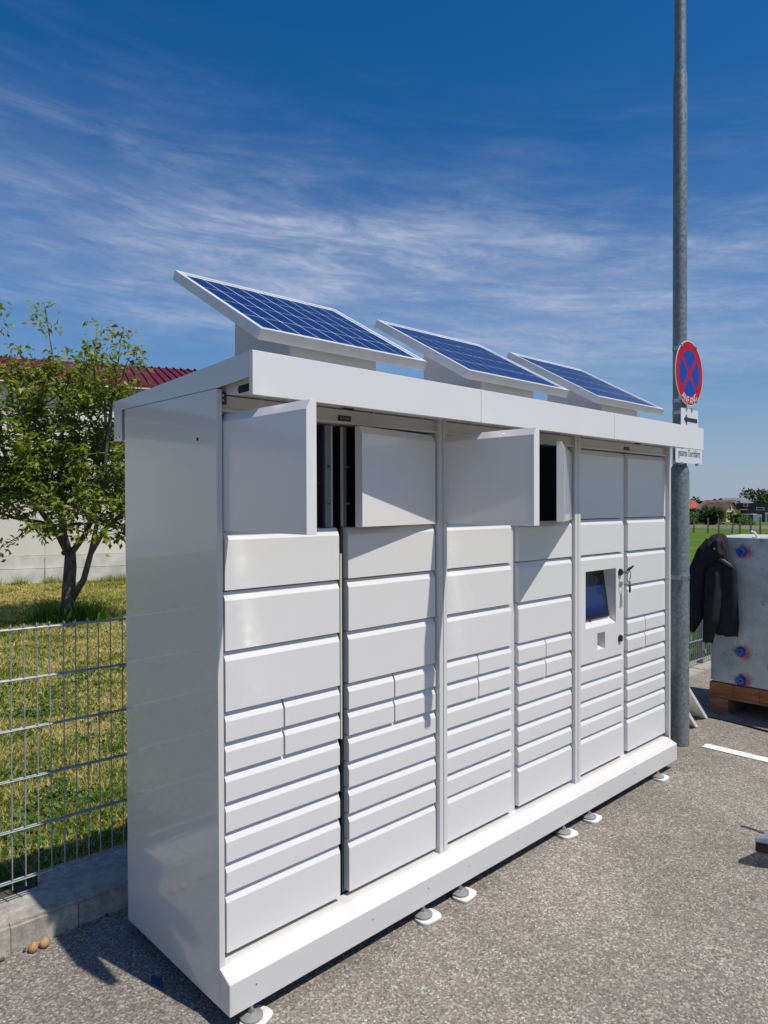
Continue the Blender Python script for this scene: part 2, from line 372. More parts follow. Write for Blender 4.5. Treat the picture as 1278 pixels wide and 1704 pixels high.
while x < 9.3:
    za = fence_dz(x); zb = fence_dz(x + 1.0); y0_, y1_ = 1.112, 1.225; t0_, t1_ = 0.080 + za, 0.080 + zb
    MB().add([(x, y0_, -0.6), (x + 0.992, y0_, -0.6), (x + 0.992, y1_, -0.6), (x, y1_, -0.6), (x, y0_, t0_), (x + 0.992, y0_, t1_), (x + 0.992, y1_, t1_), (x, y1_, t0_)], [(0, 3, 2, 1), (4, 5, 6, 7), (0, 1, 5, 4), (1, 2, 6, 5), (2, 3, 7, 6), (3, 0, 4, 7)]).build('footing_slab', M['kerb'], fo, bevel=0.008); x += 1.0

MB().box(-40, -0.165, 1.085, 1.27, -0.6, 0.035).box(-0.16, 9.3, 1.086, 1.111, -0.6, -0.09).build('soil_strip', M['soil'])['kind'] = 'structure'
# ------------------------------------------------------------------ parcel locker
L = thing('parcel_locker', 'white steel parcel locker with rows of doors, four top doors standing open', 'parcel locker', (0, 0, 0))
X0 = [0.0422, 0.5784, 1.1297, 1.6758, 2.2278, 2.7798]; X1 = [0.533, 1.071, 1.620, 2.160, 2.724, 3.280]
XM = [(0.274, 0.281), (0.8205, 0.8275), (1.3635, 1.3705), (1.9115, 1.9185), None, (3.0035, 3.0105)]
U = 0.1; ZB = 0.2044; G = 0.0055; TH = 0.032
def door_profile(h, bz=0.028, by=0.015, th=TH):
    return [(0, 0), (th, 0), (th, h), (by, h), (0, h - bz)]
DM = {}
def door_mesh(w, h, th=TH):
    k = (round(w, 3), round(h, 3), th)
    if k not in DM:
        b = MB().prism_x(door_profile(h, th=th), 0, w); me = bpy.data.meshes.new('door'); me.from_pydata(b.v, [], b.f); me.update()
        me.materials.append(M['door']); DM[k] = me
    return DM[k]
def door(x0, x1, n0, n1, yoff=0.0):
    j = random.uniform(-0.0008, 0.0008)
    o = bpy.data.objects.new('door', door_mesh(x1 - x0, (n1 - n0) * U - G)); COL.objects.link(o); o.parent = L
    o.location = (x0, yoff + j, ZB + n0 * U)
    b = o.modifiers.new('edge', 'BEVEL'); b.width = 0.0010; b.segments = 2; b.limit_method = 'ANGLE'; b.angle_limit = R(25)
    return o
for c in range(6):
    a0, a1 = X0[c], X1[c]
    rows = [(0, 2), (2, 3), (3, 4), (4, 5), (5, 6)]
    for r_ in rows: door(a0, a1, *r_)
    if c == 4:
        door(a0, a1, 12, 14); door(a0, a1, 14, 17.85)
    else:
        for r_ in ((6, 7), (7, 8)):
            door(a0, XM[c][0], *r_); door(XM[c][1], a1, *r_)
        for r_ in ((8, 10), (10, 12), (12, 14)): door(a0, a1, *r_)
        if c == 5: door(a0, a1, 14, 17.85)
# the four open doors: leaf with turned-back rim, hinge side given
def open_door(hx, hy, ang, w, side, label):
    """side=+1: leaf runs to +X from a left hinge; -1: runs to -X from a right hinge"""
    h = 0.3795
    x0, x1 = (0, w) if side > 0 else (-w, 0)
    e = bpy.data.objects.new('door', door_mesh_open(x0, x1, h)); COL.objects.link(e); e.parent = L
    e.location = (hx, hy, ZB + 14 * U - 0.002); e.rotation_euler = (0, 0, ang); e['label'] = label
    b = e.modifiers.new('edge', 'BEVEL'); b.width = 0.0010; b.segments = 2; b.limit_method = 'ANGLE'; b.angle_limit = R(25)
    return e
def door_mesh_open(x0, x1, h):
    b = MB().prism_x(door_profile(h, th=0.036), x0, x1)
    me = bpy.data.meshes.new('door'); me.from_pydata(b.v, [], b.f); me.update(); me.materials.append(M['opendoor']); return me
open_door(0.024, -0.006, R(-90.5), 0.462, 1, 'top left door swung fully open at a right angle')
open_door(1.069, -0.004, R(8.0), 0.487, -1, 'top door of the second column, slightly ajar')
open_door(1.112, -0.006, R(-90.4), 0.470, 1, 'top door of the third column swung fully open')
open_door(2.158, -0.004, R(27.0), 0.484, -1, 'top door of the fourth column, half open')
# carcass
MB().box(0.0, 0.0205, -0.0245, 0.6652, 0.0552, 2.0605).build('side_panel', M['gloss'], L, bevel=0.0015)
MB().box(3.2855, 3.306, -0.0245, 0.6652, 0.0552, 2.0605).build('side_panel', M['gloss'], L, bevel=0.0015)
MB().box(0.0205, 3.2855, 0.645, 0.665, 0.0552, 2.0605).build('back_panel', M['gloss'], L)
MB().box(0.0215, 3.2845, 0.04, 0.644, 0.1, 0.13).build('floor_panel', M['inner'], L)
for xp, w in ((1.0770, 0.0500), (2.1640, 0.0560)):
    b = MB().box(xp, xp + w * 0.46, -0.018, 0.60, 0.186, 2.05).box(xp + w * 0.54, xp + w, -0.018, 0.60, 0.186, 2.05).box(xp + w * 0.46, xp + w * 0.54, -0.006, 0.60, 0.186, 2.05)
    b.build('post', M['frame'], L, bevel=0.0012)
for c in range(6):          # white carcass sheet behind the closed doors, open where the top doors stand open
    top = 1.597 if c < 4 else 2.0
    for za_, zb_ in (((0.187, 0.81), (1.40, 2.0)) if c == 4 else ((0.187, top),)):
        MB().box(X0[c] - 0.004 if c else 0.022, X1[c] - 0.002, TH + 0.006, TH + 0.010, za_, zb_).build('face_frame', M['black'] if c == 0 else M['greyflange'], L)
# gaps between the two columns of each module
for k_, (a0, a1) in enumerate(((0.5355, 0.573), (1.6225, 1.672), (2.7265, 2.776))):
    if k_: MB().box(a0 - 0.004, a1 + 0.003, 0.0225, 0.0375, 0.187, 1.98).build('cover_strip', M['frame'], L)
    MB().box(a0 - 0.002, a1 + 0.004, 0.10, 0.12, 0.187, 2.0).build('divider', M['black'], L)
MB().box(0.5475, 0.5555, 0.012, 0.022, 0.795, 1.50).build('edge_strip', M['seal'], L)
# open compartments
def compartment(x0, x1, mod):
    y0, y1, z0, z1 = 0.044, 0.60, 1.603, 1.986; t_ = 0.004
    b = MB().box(x0, x1, y1, y1 + t_, z0, z1).box(x0, x1, y0, y1, z0 - t_, z0).box(x0, x1, y0, y1, z1, z1 + t_).box(x0 - t_, x0, y0, y1, z0, z1).box(x1, x1 + t_, y0, y1, z0, z1)
    return b.build('compartment', M['inner'], L)
for m0 in (0.0, 1.0965):
    compartment(0.030 + m0, 0.492 + m0, 0); compartment(0.610 + m0, 1.060 + m0, 0)
    MB().box(0.4965 + m0, 0.5220 + m0, 0.036, 0.048, 1.60, 1.985).build('flange', M['greyflange'], L)
    MB().box(0.5240 + m0, 0.5320 + m0, 0.036, 0.052, 1.60, 1.985).build('edge_strip', M['seal'], L)
    MB().box(0.5770 + m0, 0.5855 + m0, 0.037, 0.044, 1.60, 1.985).build('edge_strip', M['seal'], L)
    MB().box(0.5880 + m0, 0.6030 + m0, 0.038, 0.048, 1.60, 1.985).build('flange', M['greyflange'], L)
    MB().box(0.4930 + m0, 0.6080 + m0, 0.125, 0.135, 1.60, 1.985).build('divider', M['black'], L)
    for zz in (1.69, 1.83): 
        MB().tube([(0.507 + m0, 0.030, zz), (0.507 + m0, 0.012, zz)], 0.004, 10).build('striker_bolt', M['zinc'], L, smooth=True)
        MB().tube([(0.594 + m0, 0.030, zz), (0.594 + m0, 0.012, zz)], 0.004, 10).build('striker_bolt', M['zinc'], L, smooth=True)
    MB().box(0.455 + m0, 0.500 + m0, 0.05, 0.056, 1.764, 1.772).build('latch', M['black'], L)
    MB().box(0.41 + m0, 0.445 + m0, 0.594, 0.599, 1.81, 1.818).build('light_strip', M['zinc'], L)
# lintel over the doors
for a0, a1 in ((0.0215, 1.076), (1.128, 2.163), (2.221, 3.2845)):
    MB().box(a0, a1, 0.004, 0.05, 1.9905, 2.046).build('lintel', M['frame'], L, bevel=0.001)
    MB().box(a0, a1, -0.008, 0.003, 1.9905, 2.000).build('lintel_lip', M['frame'], L)
    MB().box(a0, a1, 0.051, 0.62, 1.9925, 2.0).build('top_sheet', M['frame'], L)
# soffit boxes under the roof overhang
for i, (a0, a1) in enumerate(((0.034, 1.062), (1.135, 2.150), (2.228, 3.262))):
    b = MB().prism_x([(-0.2095, 2.021), (0.0, 2.048), (0.0, 2.09), (-0.2095, 2.09)], a0, a1)
    b.build('soffit', M['frame'], L, bevel=0.0015)
    for fx in (0.12, 0.36, 0.62, 0.88):
        for yy in (-0.17, -0.045):
            zz = 2.021 + (yy + 0.2095) * 0.129
            MB().tube([(a0 + (a1 - a0) * fx, yy, zz), (a0 + (a1 - a0) * fx, yy, zz - 0.006)], 0.0055, 8).build('rivet', M['zinc'], L)
    MB().box(a0 + 0.42, a0 + 0.47, -0.12, -0.108, 2.0265, 2.0335).build('cable_slot', M['black'], L)
for xx in (1.084, 2.172):
    MB().box(xx, xx + 0.028, -0.2, 0.0, 2.052, 2.088).build('channel', M['alu'], L)
# solid black capsule paints in the dark of an oblong hole, left soffit end plate
pts = []
for k in range(16):
    an = math.pi * 2 * k / 16; cy = -0.112 if math.cos(an) > 0 else -0.190
    pts.append((cy + math.cos(an) * 0.0125, (2.050 if cy > -0.15 else 2.0535) + math.sin(an) * 0.0125))
MB().prism_x(pts, 0.0325, 0.0345).build('black_hole_cap', M['black'], L)
MB().box(0.0225, 0.036, -0.028, -0.014, 2.012, 2.052).build('hinge_bracket', M['inner'], L)
for zz in (2.024, 2.040): MB().tube([(0.0225, -0.021, zz), (0.020, -0.030, zz)], 0.004, 8).build('screw', M['zinc'], L)
# roof and fascia
prof = [(-0.2095, 2.0735), (-0.0245, 2.0625), (0.695, 2.0625), (0.6955, 1.942), (0.7669, 1.942), (0.7669, 2.1011), (-0.2095, 2.1514)]
MB().prism_x(prof, 0.002, 0.0045).build('roof_end_skirt', M['gloss'], L)
MB().prism_x(prof, 3.3032, 3.3077).build('roof_end_skirt', M['gloss'], L)
MB().prism_x([(-0.2095, 2.092), (0.7665, 2.062), (0.7665, 2.1008), (-0.2095, 2.1510)], 0.0047, 3.3030).build('roof', M['roofwhite'], L)
MB().box(0.0047, 3.303, 0.71, 0.7665, 1.944, 2.060).build('rear_gutter', M['gloss'], L)
for a0, a1 in ((0.002, 1.0947), (1.0967, 2.1871), (2.1891, 3.3077)):
    MB().box(a0, a1, -0.2304, -0.2100, 2.0184, 2.1525).build('fascia_panel', M['roofwhite'], L, bevel=0.0012)
for yy, zz in ((0.715, 1.957), (0.748, 1.955)): MB().tube([(0.002, yy, zz), (0.0005, yy, zz)], 0.003, 8).build('screw', M['black'], L)
MB().tube([(0.0003, 0.097, 1.906), (-0.0016, 0.097, 1.906)], 0.006, 12).build('screw_hole', M['black'], L)
# plinth
pp = [(-0.0250, 0.1850), (-0.085, 0.1579), (-0.085, 0.0552), (-0.070, 0.0552), (-0.070, 0.135), (0.03, 0.170), (0.03, 0.1855)]
MB().prism_x(list(reversed(pp)), 0.002, 3.2634).build('plinth', M['plinth'], L, bevel=0.0012)
MB().prism_x([(-0.0255, 0.1838), (-0.0838, 0.1568), (-0.0838, 0.0562), (-0.0255, 0.0562)][::-1], 0.0005, 0.0022).build('plinth_end_cap', M['gloss'], L)
MB().box(0.0206, 3.2854, 0.0305, 0.64, 0.055, 0.10).build('base_frame', M['frame'], L)
for xx in (0.10, 0.62, 0.93, 1.19, 1.55, 1.97, 2.28, 2.70, 3.07): MB().tube([(xx, -0.085, 0.118), (xx, -0.0864, 0.118)], 0.0032, 8).build('screw', M['zinc'], L)
# levelling feet
for i, xx in enumerate((0.086, 0.908, 1.142, 1.954, 2.204, 3.011)):
    for yy in (-0.076, 0.58):
        f = thing('levelling_foot', None, None, (xx, yy, 0)); f.parent = L; del_ = None
        f.name = 'levelling_foot'
        b = MB().tube([(xx, yy, 0.026), (xx, yy, 0.135)], 0.006, 10); b.build('threaded_rod', M['zinc'], f, smooth=True)
        MB().tube([(xx, yy, 0.030), (xx, yy, 0.042)], 0.0115, 6).build('hex_nut', M['zinc'], f)
        MB().tube([(xx, yy, 0.013), (xx, yy, 0.020), (xx, yy, 0.030)], [0.038, 0.038, 0.014], 28).build('disc', M['discgrey'], f, smooth=True)
near = ['nearest the camera under the left end', 'left of the pair nearer the camera', 'right of the pair nearer the camera', 'left of the pair farther away', 'right of the pair farther away', 'farthest away under the right end']
for i, xx in enumerate((0.086, 0.908, 1.142, 1.954, 2.204, 3.011)):
    for yy in (-0.076,):
        rot = [0.35, -0.1, 0.15, -0.2, 0.1, 0.0][i]; prof = []
        cx, cy = xx + 0.004, yy - 0.014
        for k in range(32):
            an = 2 * math.pi * k / 32; ca, sa = math.cos(an), math.sin(an)
            px = 0.047 * math.copysign(abs(ca) ** 0.55, ca) + (0.016 if ca > 0 else 0); py = 0.041 * math.copysign(abs(sa) ** (0.75), sa)
            prof.append((cx + px * math.cos(rot) - py * math.sin(rot), cy + px * math.sin(rot) + py * math.cos(rot)))
        o = MB().prism_z(prof, 0.0006, 0.0125).build('foot_pad', M['padwhite'], None, (cx, cy, 0), bevel=0.003)
        tag(o, 'white foot pad, ' + near[i], 'pad', 'white pads under the locker feet')
# maker plates
for a0 in (0.532, 1.632, 2.735):
    pl = MB().box(a0, a0 + 0.062, -0.0002, 0.0038, 2.0015, 2.0225).build('name_plate', M['blackgloss'], L)
    lt = material('plate_print', (0.25, 0.25, 0.25), 0.5) if a0 < 0.6 else lt
    text_obj('plate_lettering', 'KEBA', 0.014, lt, pl, (a0 + 0.039, -0.0008, 2.012), extrude=0.0002)
    MB().tube([(a0 + 0.013, -0.0002, 2.012), (a0 + 0.013, -0.0012, 2.012)], 0.0058, 14).build('plate_logo', lt, pl)
# control panel in column five
def grid_plate(x0, x1, z0, z1, y0, y1, holes):
    xs = sorted({x0, x1, *[h[0] for h in holes], *[h[1] for h in holes]}); zs = sorted({z0, z1, *[h[2] for h in holes], *[h[3] for h in holes]})
    bm = bmesh.new(); vd = {}
    def vv(x, y, z):
        k = (round(x, 5), round(y, 5), round(z, 5))
        if k not in vd: vd[k] = bm.verts.new(k)
        return vd[k]
    solid = lambda i, j: 0 <= i < len(xs) - 1 and 0 <= j < len(zs) - 1 and not any(h[0] <= xs[i] and xs[i + 1] <= h[1] and h[2] <= zs[j] and zs[j + 1] <= h[3] for h in holes)
    for i in range(len(xs) - 1):
        for j in range(len(zs) - 1):
            if not solid(i, j): continue
            a, b, c, d = xs[i], xs[i + 1], zs[j], zs[j + 1]
            bm.faces.new((vv(a, y0, c), vv(b, y0, c), vv(b, y0, d), vv(a, y0, d))); bm.faces.new((vv(a, y1, d), vv(b, y1, d), vv(b, y1, c), vv(a, y1, c)))
            if not solid(i - 1, j): bm.faces.new((vv(a, y1, c), vv(a, y0, c), vv(a, y0, d), vv(a, y1, d)))
            if not solid(i + 1, j): bm.faces.new((vv(b, y0, c), vv(b, y1, c), vv(b, y1, d), vv(b, y0, d)))
            if not solid(i, j - 1): bm.faces.new((vv(a, y0, c), vv(a, y1, c), vv(b, y1, c), vv(b, y0, c)))
            if not solid(i, j + 1): bm.faces.new((vv(a, y1, d), vv(a, y0, d), vv(b, y0, d), vv(b, y1, d)))
    me = bpy.data.meshes.new('plate'); bm.to_mesh(me); bm.free(); return me
PX0, PX1, PZ0, PZ1 = 2.2278, 2.724, ZB + 6 * U, ZB + 12 * U - G
me = grid_plate(PX0, PX1, PZ0, PZ1 - 0.024, 0.0, 0.004, [(2.300, 2.637, 0.994, 1.312), (2.426, 2.513, 0.861, 0.958)])
panel = link('control_panel', me, M['door'], L, (0, 0, 0))
MB().prism_x([(0, PZ1 - 0.024), (0.004, PZ1 - 0.024), (0.017, PZ1), (0.013, PZ1)], PX0, PX1).build('panel_top_edge', M['door'], panel)
MB().box(PX0, PX0 + 0.003, 0.0045, TH, PZ0, PZ1 - 0.026).box(PX1 - 0.003, PX1, 0.0045, TH, PZ0, PZ1 - 0.026).build('panel_rim', M['door'], panel)
# screen recess: tilted back plate, side cheeks, sill
A, B = (0.030, 0.994), (0.075, 1.312)
MB().add([(2.300, 0.036, 1.018), (2.637, 0.036, 1.018), (2.637, 0.078, 1.312), (2.300, 0.078, 1.312)], [(0, 1, 2, 3)]).build('screen_backing', M['door'], panel)
MB().prism_x([(0.0042, 0.9935), (0.0042, 0.9965), (0.0355, 1.018), (0.0385, 1.016)][::-1], 2.300, 2.637).build('screen_sill', M['door'], panel)
for xx in (2.2985, 2.6375): MB().prism_x([(0.0042, 0.990), (0.0395, 1.0185), (0.0795, 1.3135), (0.0042, 1.3135)], xx - 0.0015, xx + 0.0005).build('screen_cheek', M['door'], panel)
MB().box(2.300, 2.637, 0.0042, 0.079, 1.3125, 1.3145).build('screen_hood', M['door'], panel)
mS = material('dark_touch_screen', (0.006, 0.008, 0.016), 0.10, 0, 0.0, 0.25); t = mS.node_tree; v = coords(mS)
sp = N(t, 'ShaderNodeSeparateXYZ'); wire(t, v, sp.inputs[0])
c_ = ramp(t, math_node(t, 'DIVIDE', math_node(t, 'SUBTRACT', sp.outputs[2], 1.03), 0.28), [(0.0, (0.003, 0.008, 0.05)), (0.22, (0.004, 0.012, 0.085)), (0.27, (0.006, 0.02, 0.085)), (0.30, (0.010, 0.03, 0.10)), (0.66, (0.010, 0.028, 0.08)), (0.70, (0.006, 0.010, 0.022)), (1.0, (0.005, 0.005, 0.010))])
wire(t, c_, pb(mS).inputs['Base Color'])
def tilt_quad(x0, x1, s0, s1, off, th):     # slab on the tilted backing, s from 0 (bottom) to 1 (top)
    y_ = lambda s: 0.036 + 0.042 * s - off; z_ = lambda s: 1.018 + 0.294 * s
    return MB().prism_x([(y_(s0), z_(s0)), (y_(s0) + th, z_(s0)), (y_(s1) + th, z_(s1)), (y_(s1), z_(s1))], x0, x1)
tilt_quad(2.3015, 2.617, 0.045, 0.985, 0.0085, 0.008).build('screen_bezel', M['blackgloss'], panel, bevel=0.003)
tilt_quad(2.325, 2.590, 0.105, 0.90, 0.0098, 0.001).build('screen', mS, panel)
MB().tube([(2.405, 0.038, 1.026), (2.405, 0.030, 1.026)], 0.005, 10).build('sensor_eye', M['black'], panel)
# card reader pocket
MB().box(2.428, 2.511, 0.060, 0.063, 0.861, 0.958).build('pocket_back', M['door'], panel)
MB().box(2.4245, 2.4265, 0.0045, 0.06, 0.861, 0.958).box(2.5125, 2.5145, 0.0045, 0.06, 0.861, 0.958).box(2.4245, 2.5145, 0.0045, 0.06, 0.9585, 0.961).build('pocket_cheek', M['door'], panel)
MB().prism_x([(0.0045, 0.8585), (0.0045, 0.861), (0.06, 0.882), (0.06, 0.879)][::-1], 2.4265, 2.5125).build('pocket_sill', M['door'], panel)
MB().box(2.4400, 2.4460, 0.05, 0.0595, 0.885, 0.955).build('reader_slot', M['black'], panel)
for zz in (1.285, 0.897):
    MB().tube([(2.682, 0.0, zz), (2.682, -0.006, zz), (2.682, -0.013, zz), (2.682, -0.015, zz)], [0.021, 0.021, 0.018, 0.008], 22).build('lock', M['blackgloss'], panel, smooth=True)
MB().box(2.680, 2.684, -0.018, -0.0152, 0.889, 0.905).build('keyhole', M['zinc'], panel)
K = thing('key_bunch', 'bunch of keys on a ring hanging from the upper lock beside the screen', 'keys', (2.682, -0.02, 1.285))
MB().box(2.6805, 2.6835, -0.046, -0.0155, 1.279, 1.291).build('lock_key', M['zinc'], K)
MB().tube([(2.682, -0.046, 1.296), (2.700, -0.052, 1.307), (2.735, -0.058, 1.322)], [0.006, 0.009, 0.004], 8).build('key_head', M['blackgloss'], K, smooth=True)
ring = [(2.683 + 0.020 + 0.021 * math.cos(a_), -0.046 - 0.004 * math.sin(a_), 1.262 + 0.030 * math.sin(a_)) for a_ in np.linspace(0, 2 * math.pi, 25)]
MB().tube(ring, 0.0022, 6, False).build('key_ring', M['blackgloss'], K, smooth=True)
mbr = material('brass_key', (0.42, 0.38, 0.22), 0.35, 0.8)
MB().box(2.696, 2.722, -0.049, -0.045, 1.205, 1.235).build('brass_key', mbr, K, bevel=0.002)
MB().box(2.692, 2.712, -0.055, -0.050, 1.170, 1.212).build('key_tag', M['blackgloss'], K, bevel=0.002)
MB().box(2.713, 2.725, -0.047, -0.044, 1.165, 1.206).build('key_blade', M['zinc'], K)

# ------------------------------------------------------------------ solar panels
def solar_panel(x0, label, first=[None]):
    root = thing('solar_panel', label, 'solar panel', (x0, -0.2307, 2.2219), 'solar panels on the locker roof')
    w = 0.7403; d = math.hypot(0.5404, 0.3052); an = math.atan2(0.3052, 0.5404); rot = (an, 0, 0)
    if first[0] is None:
        P = []
        def add(b, name, mat, bev=0.0):
            o = b.build(name, mat, None, bevel=bev); o.parent = root; o.rotation_euler = rot; o.location = (0, 0, 0); P.append(o); return o
        th = 0.036; fr = 0.017
        add(MB().box(0, w, 0, fr, -th, 0).box(0, w, d - fr, d, -th, 0).box(0, fr, fr, d - fr, -th, 0).box(w - fr, w, fr, d - fr, -th, 0), 'panel_frame', M['alu'], 0.001)
        add(MB().box(fr, w - fr, fr, d - fr, -0.010, -0.0045), 'backsheet', M['pv_gap'])
        add(MB().box(w * 0.75, w * 0.75 + 0.10, d - 0.13, d - 0.05, -0.035, -0.0105), 'junction_box', M['blackgloss'])
        cw = (w - 2 * fr - 0.016) / 9; ch = (d - 2 * fr - 0.016) / 4; g = 0.0058
        cm = MB().box(0, cw - g, 0, ch - g, -0.0002, 0.0003)
        me = bpy.data.meshes.new('cell'); me.from_pydata(cm.v, [], cm.f); me.update(); me.materials.append(M['pv'])
        for i in range(9):
            for j in range(4):
                o = bpy.data.objects.new('cell', me); COL.objects.link(o); o.parent = root; o.rotation_euler = rot
                lx, ly = fr + 0.008 + i * cw, fr + 0.008 + j * ch
                o.location = Vector((lx, ly * math.cos(an) + 0.004 * math.sin(an), ly * math.sin(an) - 0.004 * math.cos(an))); P.append(o)
        # sheet-metal mounting bracket: two cheeks and a front plate (world height down to the roof)
        zt = lambda y: 2.2219 + (y + 0.2307) * 0.5648 - 0.041
        zr = lambda y: 2.1514 - (y + 0.2095) * 0.0515 + 0.0008
        bx0, bx1, y0, y1 = 0.155, 0.535, -0.165, 0.165
        def rel(b, name):
            o = b.build(name, M['bracket'], None, bevel=0.001); me_ = o.data
            for v_ in me_.vertices: v_.co -= Vector((0, -0.2307, 2.2219))
            o.parent = root; P.append(o)
        for xx in (bx0, bx1): rel(MB().prism_x([(y0, zr(y0)), (y1, zr(y1)), (y1, zt(y1)), (y0, zt(y0))], xx, xx + 0.003), 'bracket_cheek')
        rel(MB().prism_y([(bx0 + 0.0032, zr(y0)), (bx1 - 0.0002, zr(y0)), (bx1 - 0.0002, zt(y0)), (bx0 + 0.0032, zt(y0))], y0, y0 + 0.003), 'bracket_front')
        rel(MB().prism_y([(bx0 + 0.0032, zr(y1)), (bx1 - 0.0002, zr(y1)), (bx1 - 0.0002, zt(y1 - 0.003) - 0.001), (bx0 + 0.0032, zt(y1 - 0.003) - 0.001)], y1 - 0.003, y1), 'bracket_back')
        rel(MB().tube([(bx0 - 0.002, y0 + 0.035, 2.185), (bx0 + 0.0005, y0 + 0.035, 2.185)], 0.004, 8), 'bracket_bolt')
        rel(MB().tube([(bx0 - 0.002, y1 - 0.01, 2.215), (bx0 + 0.0005, y1 - 0.01, 2.215)], 0.004, 8), 'bracket_bolt')
        first[0] = P
    else:
        for o in first[0]: copy_part(o, root)
    return root
solar_panel(0.0327, 'blue solar panel nearest the camera, on the left third of the locker roof')
solar_panel(1.0228, 'blue solar panel in the middle of the three on the roof')
solar_panel(2.0247, 'blue solar panel farthest right, next to the lamp post')

# ------------------------------------------------------------------ mesh fence
F = thing('mesh_fence', 'galvanised double-rod mesh fence on the kerb behind the locker', 'fence', (-0.36, 1.0, 0.1))
x_a, x_b = -4.86, 8.9
for k in range(6):
    for yy in (0.9915, 1.0085):
        z = 0.196 + 0.2 * k
        MB().tube([(x_a, yy, z + fence_dz(x_a)), (x_b, yy, z + fence_dz(x_b))], 0.0034, 6).build('rail_wire', M['wire'], F)
wm = MB().tube([(0, 0, 0.162), (0, 0, 1.216)], 0.0027, 6)
wme = bpy.data.meshes.new('upright_wire'); wme.from_pydata(wm.v, [], wm.f); wme.materials.append(M['wire'])
k = 0
while True:
    xx = x_a + 0.02 + k * 0.0502; k += 1
    if xx > x_b: break
    o = bpy.data.objects.new('upright_wire', wme); COL.objects.link(o); o.parent = F; o.location = (xx + 0.36, 0.0, -0.1 + fence_dz(xx)); o.rotation_euler = (random.gauss(0, 0.0015), random.gauss(0, 0.0015), 0)
for xx in (-3.604, -1.104, 1.396, 3.896, 6.396, 8.9):
    MB().box(xx - 0.02, xx + 0.02, 1.014, 1.074, 0.02 + fence_dz(xx), 1.235 + fence_dz(xx)).build('post', M['galv'], F, bevel=0.002)
    for kz in (0.25, 0.75, 1.18): MB().box(xx - 0.024, xx + 0.024, 0.984, 1.013, kz + fence_dz(xx), kz + 0.03 + fence_dz(xx)).build('clip', M['galv'], F)

# ------------------------------------------------------------------ building with red roof
BO = Vector((4.04, 17.05, 0)); bd_ = Vector((2.71, -1.07, 0)).normalized(); bn = Vector((-bd_.y, bd_.x, 0))      # along the wall, and away behind it
def bp(s, n, z): return tuple(BO + bd_ * s + bn * n + Vector((0, 0, z)))
Bd = thing('building', 'long cream rendered building with a dark red standing seam roof behind the tree', 'building', bp(0, 0, 0))
s0, s1 = -26.0, 13.0
def bbox(sa, sb, na, nb, za, zb):
    vs = [bp(sa, na, za), bp(sb, na, za), bp(sb, nb, za), bp(sa, nb, za), bp(sa, na, zb), bp(sb, na, zb), bp(sb, nb, zb), bp(sa, nb, zb)]
    return MB().add(vs, [(0, 3, 2, 1), (4, 5, 6, 7), (0, 1, 5, 4), (1, 2, 6, 5), (2, 3, 7, 6), (3, 0, 4, 7)])
pw = 3.0; s = s0
while s < s1 - 0.1:
    bbox(s, min(s + pw - 0.012, s1), 0.0, 0.3, 0.44, 4.81).build('wall_panel', M['render'], Bd, bp(0, 0, 0)); s += pw
bbox(s0, s1, 0.012, 11.9, -0.8, 4.75).build('wall_core', M['render'], Bd, bp(0, 0, 0))
s = s0
while s < s1 - 0.1:
    bbox(s, min(s + pw - 0.02, s1), -0.05, 0.01, -0.8, 0.10).build('plinth_slab', M['plinthc'], Bd, bp(0, 0, 0))
    bbox(s, min(s + pw - 0.02, s1), -0.02, 0.011, 0.115, 0.42).build('plinth_slab', M['plinthc'], Bd, bp(0, 0, 0)); s += pw
def roof_plane(n0, n1, z0, z1):
    vs = [bp(s0 - 0.3, n0, z0), bp(s1 + 0.3, n0, z0), bp(s1 + 0.3, n1, z1), bp(s0 - 0.3, n1, z1), bp(s0 - 0.3, n0, z0 - 0.08), bp(s1 + 0.3, n0, z0 - 0.08), bp(s1 + 0.3, n1, z1 - 0.08), bp(s0 - 0.3, n1, z1 - 0.08)]
    return MB().add(vs, [(0, 1, 2, 3), (7, 6, 5, 4), (0, 4, 5, 1), (1, 5, 6, 2), (2, 6, 7, 3), (3, 7, 4, 0)])
rf = roof_plane(-0.25, 6.0, 4.81, 6.45).build('roof', M['redroof'], Bd, bp(0, 0, 0))
roof_plane(12.25, 6.0, 4.81, 6.45).build('roof', M['redroof'], Bd, bp(0, 0, 0))
sm = MB().add([(-0.015, 0, 0), (0.015, 0, 0), (0.015, 6.25, 1.64), (-0.015, 6.25, 1.64), (-0.015, 0, 0.05), (0.015, 0, 0.05), (0.015, 6.25, 1.69), (-0.015, 6.25, 1.69)], [(4, 5, 6, 7), (0, 1, 5, 4), (1, 2, 6, 5), (2, 3, 7, 6), (3, 0, 4, 7)])
sme = bpy.data.meshes.new('seam'); sme.from_pydata(sm.v, [], sm.f); sme.materials.append(M['redroof'])
s = s0
while s < s1 + 0.3:
    o = bpy.data.objects.new('seam', sme); COL.objects.link(o); o.parent = rf; o.location = Vector(bp(s, -0.25, 4.812)) - Vector(bp(0, 0, 0)); o.rotation_euler = (0, 0, math.atan2(bd_.y, bd_.x)); s += 0.24
bbox(s0 - 0.3, s1 + 0.3, -0.275, -0.252, 4.70, 4.735).build('gutter', M['alu'], Bd, bp(0, 0, 0))

